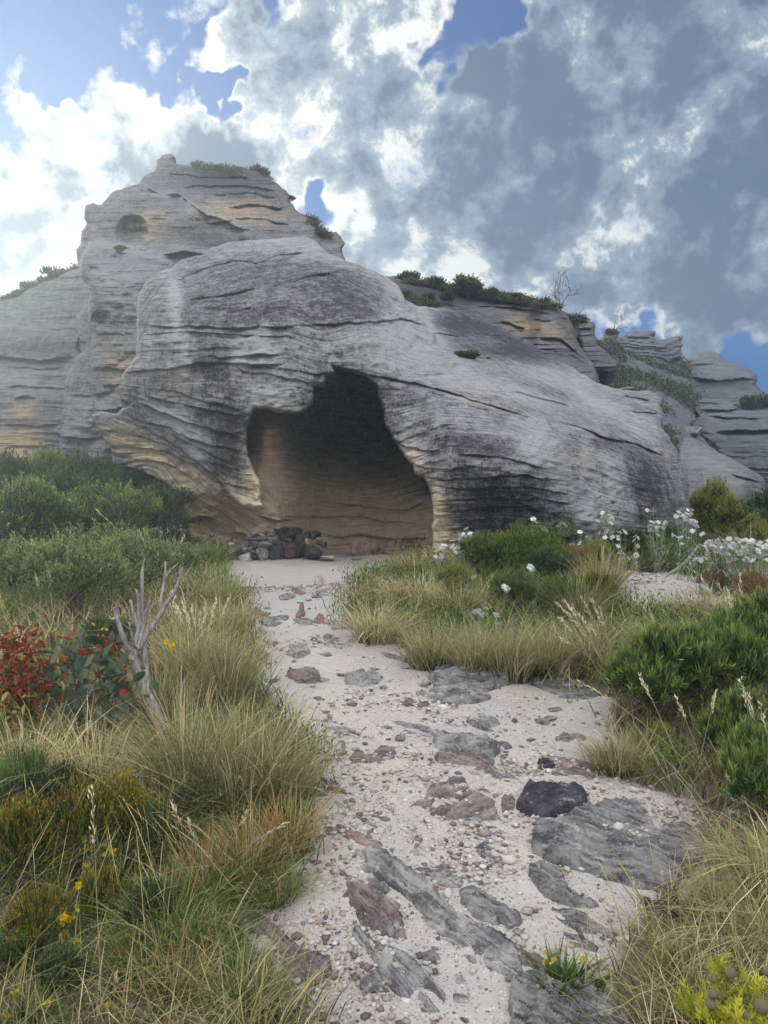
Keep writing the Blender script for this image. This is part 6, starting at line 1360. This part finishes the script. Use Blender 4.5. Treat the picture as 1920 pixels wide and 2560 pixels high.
flannel('few white flannel flowers low and left of the big clump', (1750, 1500), [(1738,1392,0),(1740,1398,.03),(1752,1400,0),(1762,1396,0),(1770,1408,0),(1824,1423,0)], 7.6, 16, .95)
flannel('white flannel flowers over the grey-green tussock row', (1225, 1600), [(1208,1512,0),(1213,1520,0),(1198,1528,.03),(1188,1530,0),(1205,1537,0),(1262,1468,0),(1268,1474,0)], 6.5, 17, .9)
flannel('white flannel flowers between the bright green shrub and the dense clump', (1420, 1480), scatter(31, 1385, 1450, 1352, 1420, 7), 8.6, 31, 1.0)
flannel('white flannel flowers scattered in front of the white rock', (1560, 1470), scatter(32, 1540, 1600, 1330, 1400, 8), 8.6, 32, 1.0)
flannel('white flannel flowers low in the olive bush by the tussock row', (1150, 1570), scatter(33, 1130, 1190, 1430, 1500, 5), 7.2, 33, .9)
flannel('white flannel flowers left of the yellow-green bush, in tall grass', (1700, 1470), scatter(34, 1680, 1760, 1310, 1370, 9), 8.4, 34, 1.0)
flannel('two white flannel flowers above the tan tussock', (1245, 1620), [(1240,1538,0),(1246,1560,0)], 6.2, 18, .9)
flannel('white flannel flowers drooping beside the yellow-tipped shrub', (1835, 2120), [(1820,1943,0),(1832,1995,0),(1846,2002,.02)], 3.3, 19, .9)
flannel('lone white flower in the golden grass of the left verge', (545, 1700), [(546,1612,0)], 5.0, 20, .8)

def yellow_mesh():
    b = Bag(); rg = np.random.default_rng(3)
    for a in (0, 1.3, 2.5, 3.8, 5.0):
        D = np.array([[math.cos(a), math.sin(a), .5]]); D /= np.linalg.norm(D); b.add(*leaves(rg, np.zeros((1, 3)), D, .011, .010, np.array([.8]), np.array([.3])))
    return b.build('flower', PM['yellowpetal'])
_y = yellow_mesh(); ym = _y.data; bpy.data.objects.remove(_y)
def yellow(label, foot, pts, y, seed=0, s=1.0, leafy=True):
    rg = random.Random(seed); p0 = onto(foot[0], foot[1], y); root = empty('yellow_wildflower', p0, label, 'wildflower', 'yellow wildflowers in the heath'); st = Tubes(); P = [Vector(ray(np.array(float(u)), np.array(float(v)), y)) - p0 for u, v in pts]
    P.sort(key=lambda q: q.z); spine = [Vector((0, 0, -.02))] + P; spine = [q + Vector((rg.gauss(0, .004), rg.gauss(0, .008), 0)) for q in spine]
    st.add([q[:] for q in spine], [.0022] * (len(spine) - 1) + [.001], 4); st.build('stem', M_STEM, root)
    nr = np.random.default_rng(seed); m = 24; f = nr.random(m) * .75; z = np.array([q[:] for q in spine]); k = f * (len(z) - 1); i = k.astype(int); Pn = z[i] + (z[np.minimum(i + 1, len(z) - 1)] - z[i]) * (k - i)[:, None]
    D_ = nr.normal(size=(m, 3)) + [0, 0, .5]; D_ /= np.linalg.norm(D_, axis=1)[:, None]
    if leafy: b = Bag(); b.add(*leaves(nr, Pn, D_, .022, .005, nr.random(m), nr.random(m))); b.build('leaf_cluster', PM['heath'], root)
    for q in P:
        for _ in range(rg.choice((1, 2, 3))):
            o = bpy.data.objects.new('flower', ym); sc.collection.objects.link(o); o.parent = root; o.location = q + Vector((rg.gauss(0, .008), rg.gauss(0, .008), rg.gauss(0, .006)))
            o.rotation_euler = (rg.gauss(.8, .4), rg.gauss(0, .5), rg.random() * 6.28); o.scale = (s * 1.45 * rg.uniform(.8, 1.25),) * 3
yellow('tall yellow flower spike in front of the dead tree foot', (310, 2180), [(326,1920),(318,1955),(330,1975),(340,1985),(325,1990),(315,1995),(322,2010),(306,2042)], 3.2, 1, 1.1)
yellow('yellow flower spike above the orange heath, left of a twin', (215, 2300), [(215,2098),(213,2120),(216,2128),(226,2158),(208,2168),(222,2186)], 2.95, 2, 1.0)
yellow('yellow flower spike above the orange heath, right of a twin', (278, 2300), [(277,2120),(272,2136),(278,2165)], 2.95, 3, 1.0)
yellow('yellow flower spike with a dense head beside the bare soil', (175, 2520), [(170,2298),(178,2296),(160,2300),(150,2340),(165,2335),(193,2350),(194,2375),(182,2380),(183,2395),(165,2417),(192,2278),(198,2218)], 2.6, 4, 1.0)
yellow('small yellow flower at the left edge among green sprigs', (25, 2500), [(28,2322),(22,2328)], 2.6, 5, .9)
yellow('low yellow flowers in the bottom left corner', (60, 2600), [(46,2480),(32,2533),(118,2518)], 2.3, 6, .9)
yellow('yellow flowers beside the curved grey stick', (280, 2600), [(270,2505),(275,2515),(288,2548),(282,2556)], 2.3, 7, .9)
yellow('yellow flowers in the greenery behind the dead tree', (255, 1760), [(235,1560),(258,1576),(250,1588),(242,1618),(136,1577),(155,1590)], 4.6, 8, .7, False)
yellow('yellow flowers dotted between the red leaves', (170, 1840), [(165,1654),(88,1736),(208,1750)], 3.9, 9, .6, False)
yellow('yellow flowers right of the dead tree trunk', (420, 1800), [(410,1605),(424,1618),(426,1625),(298,1660)], 4.0, 10, 1.0, False)
yellow('pair of yellow flowers at the edge of the pale sand', (620, 1720), [(615,1638),(660,1655)], 4.9, 11, 1.0, False)
# rosette plant with yellow flowers on the path
p0 = at(1400, 2470); root = empty('path_herb', p0, 'dark green leafy herb with small yellow flowers on the path', 'herb')
b = tussock_bag(91, 90, .05, .14, .55, .35, .012, org=(0, 0, 0)); tussock_bag(92, 60, .05, .10, .9, .4, .012, bag=b, org=(.07, .02, 0)); b.build('leaf_cluster', PM['mid'], root)
for u, v in ((1363, 2382), (1385, 2400), (1380, 2408), (1458, 2395), (1452, 2402), (1362, 2405)):
    o = bpy.data.objects.new('flower', ym); sc.collection.objects.link(o); o.parent = root; o.location = Vector(ray(np.array(float(u)), np.array(float(v)), p0.y)) - p0; o.rotation_euler = (.9, 0, u)

# ------------------------------------------------------------------ red-tipped sapling and red-leaved shrub
def sapling(label, foot, y, lst, ll=.06, mat='gum', redn=.3, seed=0, spread=.14, nleaf=60, rmix=0):
    p0 = onto(foot[0], foot[1], y); root = empty('gum_sapling', p0, label, 'sapling'); rg = np.random.default_rng(seed); st = Tubes(); g = Bag(); rd = Bag()
    for u, v, isred in lst:
        q = np.array(ray(np.array(float(u)), np.array(float(v)), y + rg.normal(0, .08))) - np.array(p0); b0 = np.array([q[0] * .5, 0, 0]); st.add([b0, b0 * .4 + q * .6, q], [.005, .004, .002], 5)
        m = nleaf; P_ = q + rg.normal(size=(m, 3)) * spread * np.array([.5, .5, .4]); D_ = rg.normal(size=(m, 3)) + [0, 0, .2]; D_ /= np.linalg.norm(D_, axis=1)[:, None]
        L2 = ll * (.5 + .8 * rg.random(m)); k = rg.random(m) < isred
        for bag, kk, f in ((g, ~k, .5), (rd, k, .35)):
            if kk.any():
                V, Q, T, t_, r_ = oval_leaves(rg, P_[kk] + ([0, 0, .04] if bag is rd else 0), D_[kk], L2[kk] * (1 if bag is g else .6), L2[kk] * f, rg.random(kk.sum()), rg.random(kk.sum()))
                bag.V.append(V); bag.Q += [Q + bag.n, T + bag.n]; bag.t.append(t_); bag.r.append(r_); bag.n += len(V)
    st.build('stem', M_TWIG, root)
    if g.V: g.build('leaves', PM[mat], root)
    if rd.V: rd.build('red_leaves', PM['redleaf'], root)
sapling('gum sapling with blue-green oval leaves and red tips, left of the dead tree', (240, 1860), 3.9, [(170,1670,.2),(210,1720,.15),(250,1700,.2),(290,1720,.1),(180,1770,.05),(240,1770,.0),(300,1690,.35),(220,1650,.6),(180,1640,.6),(140,1740,.1),(320,1760,.1),(270,1650,.5)], .085, nleaf=24, spread=.13, seed=5)
sapling('bright red-leaved shrub at the left edge', (40, 1860), 3.9, [(20,1640,.9),(60,1630,.95),(10,1700,.9),(50,1720,.9),(90,1690,.9),(30,1760,.85),(80,1760,.8),(100,1730,.9),(10,1790,.5)], .055, 'olive', nleaf=150, spread=.12, seed=6)

# ------------------------------------------------------------------ yellow-green cone bush, bottom right
def cone_bush():
    p0 = onto(1840, 2620, 2.12); root = empty('cone_bush', p0, 'yellow-green bush with divided leaves and round grey cones, bottom right', 'shrub'); rg = np.random.default_rng(8); k = 2.12 / F; b = Bag(); st = Tubes()
    for _ in range(170):
        q = np.array([rg.uniform(-75, 150) * k, rg.uniform(-.10, .16), rg.uniform(-30, 200) * k]); q[2] -= .12 * max(0, -q[0] - .02)
        if q[2] > (215 - abs(q[0] / k - 30) * .45) * k: continue
        D = np.array([q[0] * 1.5 + rg.normal(0, .35), rg.normal(-.1, .45), 1.0]); D /= np.linalg.norm(D); r = rg.random(); st.add([q * [.6, .6, .2], q * .7 + [0, 0, .0], q], [.003, .002, .0012], 4)
        for j in range(6):   # divided leaf: a flat stalk with forked lobes
            dd = D + rg.normal(size=3) * .45; dd /= np.linalg.norm(dd); S = np.cross(dd, [0, 1, .2]); S /= np.linalg.norm(S); base = q + D * .012 * j; ln = .045
            P_ = np.array([base, base + dd * ln * .4, base + dd * ln * .6, base + dd * ln * .45, base + dd * ln * .7]); Dr = np.array([dd, dd + S * .8, dd - S * .8, dd + S * .35, dd - S * .3]); Dr /= np.linalg.norm(Dr, axis=1)[:, None]
            b.add(*leaves(rg, P_, Dr, np.array([ln, .022, .022, .028, .024]), .0065, np.array([.6, .9, .9, 1, 1]), np.full(5, r)))
    b.build('foliage', PM['yellow'], root); st.build('stem', M_TWIG, root)
    bm = bmesh.new(); bmesh.ops.create_icosphere(bm, subdivisions=3, radius=1); V = np.array([v.co[:] for v in bm.verts]); Fc = np.array([[v.index for v in f.verts] for f in bm.faces]); bm.free()
    V = V * (1 + .10 * (_h((V[:, 0] * 9).astype(int), (V[:, 1] * 9).astype(int), (V[:, 2] * 9).astype(int), 3) - .5))[:, None]; V[:, 2] *= 1.1
    first = None
    for u, v, r in ((1826,2432,15),(1782,2445,12),(1783,2485,13),(1778,2510,14),(1905,2515,20),(1866,2540,11),(1917,2428,11)):
        loc = Vector(ray(np.array(float(u)), np.array(float(v)), 2.12 - .06)) - p0
        if first is None: first = mk('cone', V * 1.0, [Fc], M_CONE, root)
        o = first if v == 2432 else first.copy()
        if o is not first: sc.collection.objects.link(o)
        o.location = loc; o.scale = (r * k * .88,) * 3
cone_bush()

# ------------------------------------------------------------------ grasses in seed
def seeding(label, foot, y, tips, seed=0, size=1.0, droop=True):
    p0 = onto(foot[0], foot[1], y); root = empty('seeding_tussock', p0, label, 'grass', 'tall grasses in seed'); rg = np.random.default_rng(seed); st = Tubes(); b = Bag()
    for u, v in tips:
        q = np.array(ray(np.array(float(u)), np.array(float(v)), y + rg.normal(0, .1))) - np.array(p0); b0 = np.array([rg.normal(0, .03), rg.normal(0, .03), 0]); m = b0 * .45 + q * .55 + [0, 0, .10 * abs(q[0]) + .02]
        t = np.linspace(0, 1, 9)[:, None]; c = (1 - t) ** 2 * b0 + 2 * t * (1 - t) * m + t ** 2 * q; st.add(c, np.linspace(.0022, .0009, 9) * size, 4)
        n = 34; f = .70 + .30 * rg.random(n); P_ = (1 - f[:, None]) ** 2 * b0 + 2 * f[:, None] * (1 - f[:, None]) * m + f[:, None] ** 2 * q
        tg = (q - m) / np.linalg.norm(q - m); D_ = tg + rg.normal(size=(n, 3)) * .28; D_ /= np.linalg.norm(D_, axis=1)[:, None]; b = Bag(); b.add(*leaves(rg, P_ + rg.normal(size=(n, 3)) * .003, D_, .024 * size, .0055 * size, rg.random(n), rg.random(n))); b.build('seed_head', PM['seed'], root)
    st.build('stalk', PM_STALK, root)
PM_STALK = bark_mat('dry_stalk', (.30, .25, .15), (.46, .40, .27))
seeding('tall seeding grass arching left over the thicket, right of centre', (1540, 1760), 4.9, [(1395,1510),(1410,1500),(1420,1530),(1440,1560),(1390,1590),(1455,1495),(1430,1515),(1400,1545),(1480,1500),(1500,1520),(1450,1540),(1475,1560)], 1, 1.3)
seeding('seeding grass arching left beside the right sand patch', (1860, 1700), 5.2, [(1700,1475),(1725,1465),(1755,1450),(1770,1470),(1700,1440),(1740,1490),(1780,1505),(1765,1530),(1795,1460),(1820,1480),(1850,1440)], 2, 1.3)
seeding('single seeding grass stems crossing the needle shrub', (1760, 1950), 3.7, [(1598,1688),(1440,1700),(1690,1745),(1790,1730)], 3, 1.0)
seeding('seeding grass at the right edge above the yellow-tipped shrub', (1960, 1950), 3.4, [(1850,1700),(1870,1735),(1900,1760)], 4, 1.0)
seeding('pale seeding grass in the golden verge right of the dead tree', (490, 1760), 4.9, [(430,1480),(445,1520),(455,1500),(470,1540),(480,1520),(500,1530),(515,1510),(530,1540),(460,1600),(475,1610),(520,1590),(540,1500),(575,1490),(505,1560)], 5, 1.2)
seeding('pale seeding grass at left in front of the heath bushes', (130, 1640), 6.0, [(115,1410),(125,1425),(90,1440),(105,1550),(85,1560),(105,1600)], 6, 1.3)
seeding('seeding grass before the slanting overhang', (400, 1500), 9.0, [(370,1340),(385,1350),(350,1330),(330,1385),(395,1370),(240,1275),(460,1340)], 7, 1.7)
seeding('thin red-brown seed stalks leaning over the path from the big tussock', (700, 2010), 4.0, [(705,1660),(720,1740),(760,1790),(790,1800),(780,1760)], 8, .8)
seeding('dry straw stems crossing the lower left verge', (520, 2300), 3.0, [(470,2050),(620,2030),(430,2010),(725,2055),(440,2140)], 9, .9)
seeding('straw stem standing in the bottom left', (280, 2600), 2.35, [(230,1970),(290,2440)], 10, .8)

# ------------------------------------------------------------------ ground cover nobody could count
def cover():
    rg = np.random.default_rng(17); n = 70000
    y = 1.1 + 10.5 * rg.random(n) ** 1.15; x = (rg.random(n) - .5) * (1.3 * y + 1.2); keep = rg.random(n) < (1 - bare(x, y)) * np.clip(.35 + 1.3 * vn(x * 1.3, y * 1.3, 0 * x, 61), 0, 1)
    x, y = x[keep], y[keep]; n = len(x); z = gz(x, y); f = fbm(x * .9, y * .9, 0 * x, 3, 62); near = 1 / (1 + .06 * y)
    h = (.10 + .14 * rg.random(n)) * (1 + .4 * f) * (1 + .05 * y)
    for name, mat, k in (('grass', 'green', f < -.02), ('dry_grass', 'tan', f >= -.02)):
        b = Bag(); b.add(*blades(rg, np.stack([x, y, z - .01], -1)[k], rg.random(k.sum()) * 6.28, h[k], .3 + .5 * rg.random(k.sum()), .8 * rg.random(k.sum()), (.0035 + .0008 * y[k]), 3)); tag(b.build(name, PM[mat]), kind='stuff')
    n = 9000; y = 1.2 + 14 * rg.random(n); x = (rg.random(n) - .5) * (1.35 * y + 1.0); keep = (rg.random(n) < (1 - bare(x, y))) & (vn(x * 1.1, y * 1.1, 0 * x, 71) > .42); x, y = x[keep], y[keep]; n = len(x)
    m = 16; b = Bag(); kk = np.repeat(np.arange(n), m); s_ = .02 + .0035 * y[kk]; P_ = np.stack([x, y, gz(x, y)], -1)[kk] + rg.normal(size=(len(kk), 3)) * s_[:, None] * [1.6, 1.6, 1.2] + [0, 0, .05] * s_[:, None] * 30
    D_ = rg.normal(size=(len(kk), 3)) * .6 + [0, 0, 1]; D_ /= np.linalg.norm(D_, axis=1)[:, None]; b.add(*leaves(rg, P_, D_, s_ * 1.2, s_ * .25, rg.random(len(kk)), rg.random(n)[kk])); tag(b.build('low_heath', PM['mid']), kind='stuff')
    # thin dry tufts and litter along the edges of the path
    n = 5000; y = 1.6 + 8 * rg.random(n); x = (rg.random(n) - .5) * (1.2 * y + 1); e = bare(x, y); k = (e > .1) & (e < .9); x, y = x[k], y[k]; n = len(x)
    b = Bag(); b.add(*blades(rg, np.stack([x, y, gz(x, y)], -1), rg.random(n) * 6.28, .03 + .05 * rg.random(n), .6 + .8 * rg.random(n), .5 * rg.random(n), .003 + .0006 * y, 2)); tag(b.build('grass_litter', PM['straw']), kind='stuff')
    # far undergrowth on the left and right
    n = 5200; y = 9 + 8 * rg.random(n); x = np.where(rg.random(n) < .6, -2.6 - 6.5 * rg.random(n), 1.6 + 6.5 * rg.random(n)); k = bare(x, y) < .3; x, y = x[k], y[k]; n = len(x)
    m = 18; b = Bag(); kk = np.repeat(np.arange(n), m); s_ = .10; P_ = np.stack([x, y, gz(x, y)], -1)[kk] + rg.normal(size=(len(kk), 3)) * [.16, .16, .10] + [0, 0, .08]
    D_ = rg.normal(size=(len(kk), 3)) * .7 + [0, 0, 1]; D_ /= np.linalg.norm(D_, axis=1)[:, None]; b.add(*leaves(rg, P_, D_, .09, .02, rg.random(len(kk)), rg.random(n)[kk])); tag(b.build('undergrowth', PM['dark']), kind='stuff')
cover()
# ------------------------------------------------------------------ air
def haze():
    m = bpy.data.materials.new('air'); m.use_nodes = True; t = NT(m.node_tree); t.n.clear()
    o = t.new('ShaderNodeOutputMaterial'); v = t.new('ShaderNodeVolumePrincipled'); t.l.new(v.outputs[0], o.inputs['Volume'])
    v.inputs['Color'].default_value = C(.72, .87, 1.0); v.inputs['Density'].default_value = .0044; v.inputs['Anisotropy'].default_value = .62
    X0, X1, Y0, Y1, Z0, Z1 = -60, 85, -12, 110, -9, 32
    Vb = [(x, y, z) for x in (X0, X1) for y in (Y0, Y1) for z in (Z0, Z1)]
    Fb = [(0, 1, 3, 2), (4, 6, 7, 5), (0, 4, 5, 1), (2, 3, 7, 6), (0, 2, 6, 4), (1, 5, 7, 3)]
    h = mk('haze', Vb, [Fb], m, smooth=False); tag(h, kind='stuff')
haze()
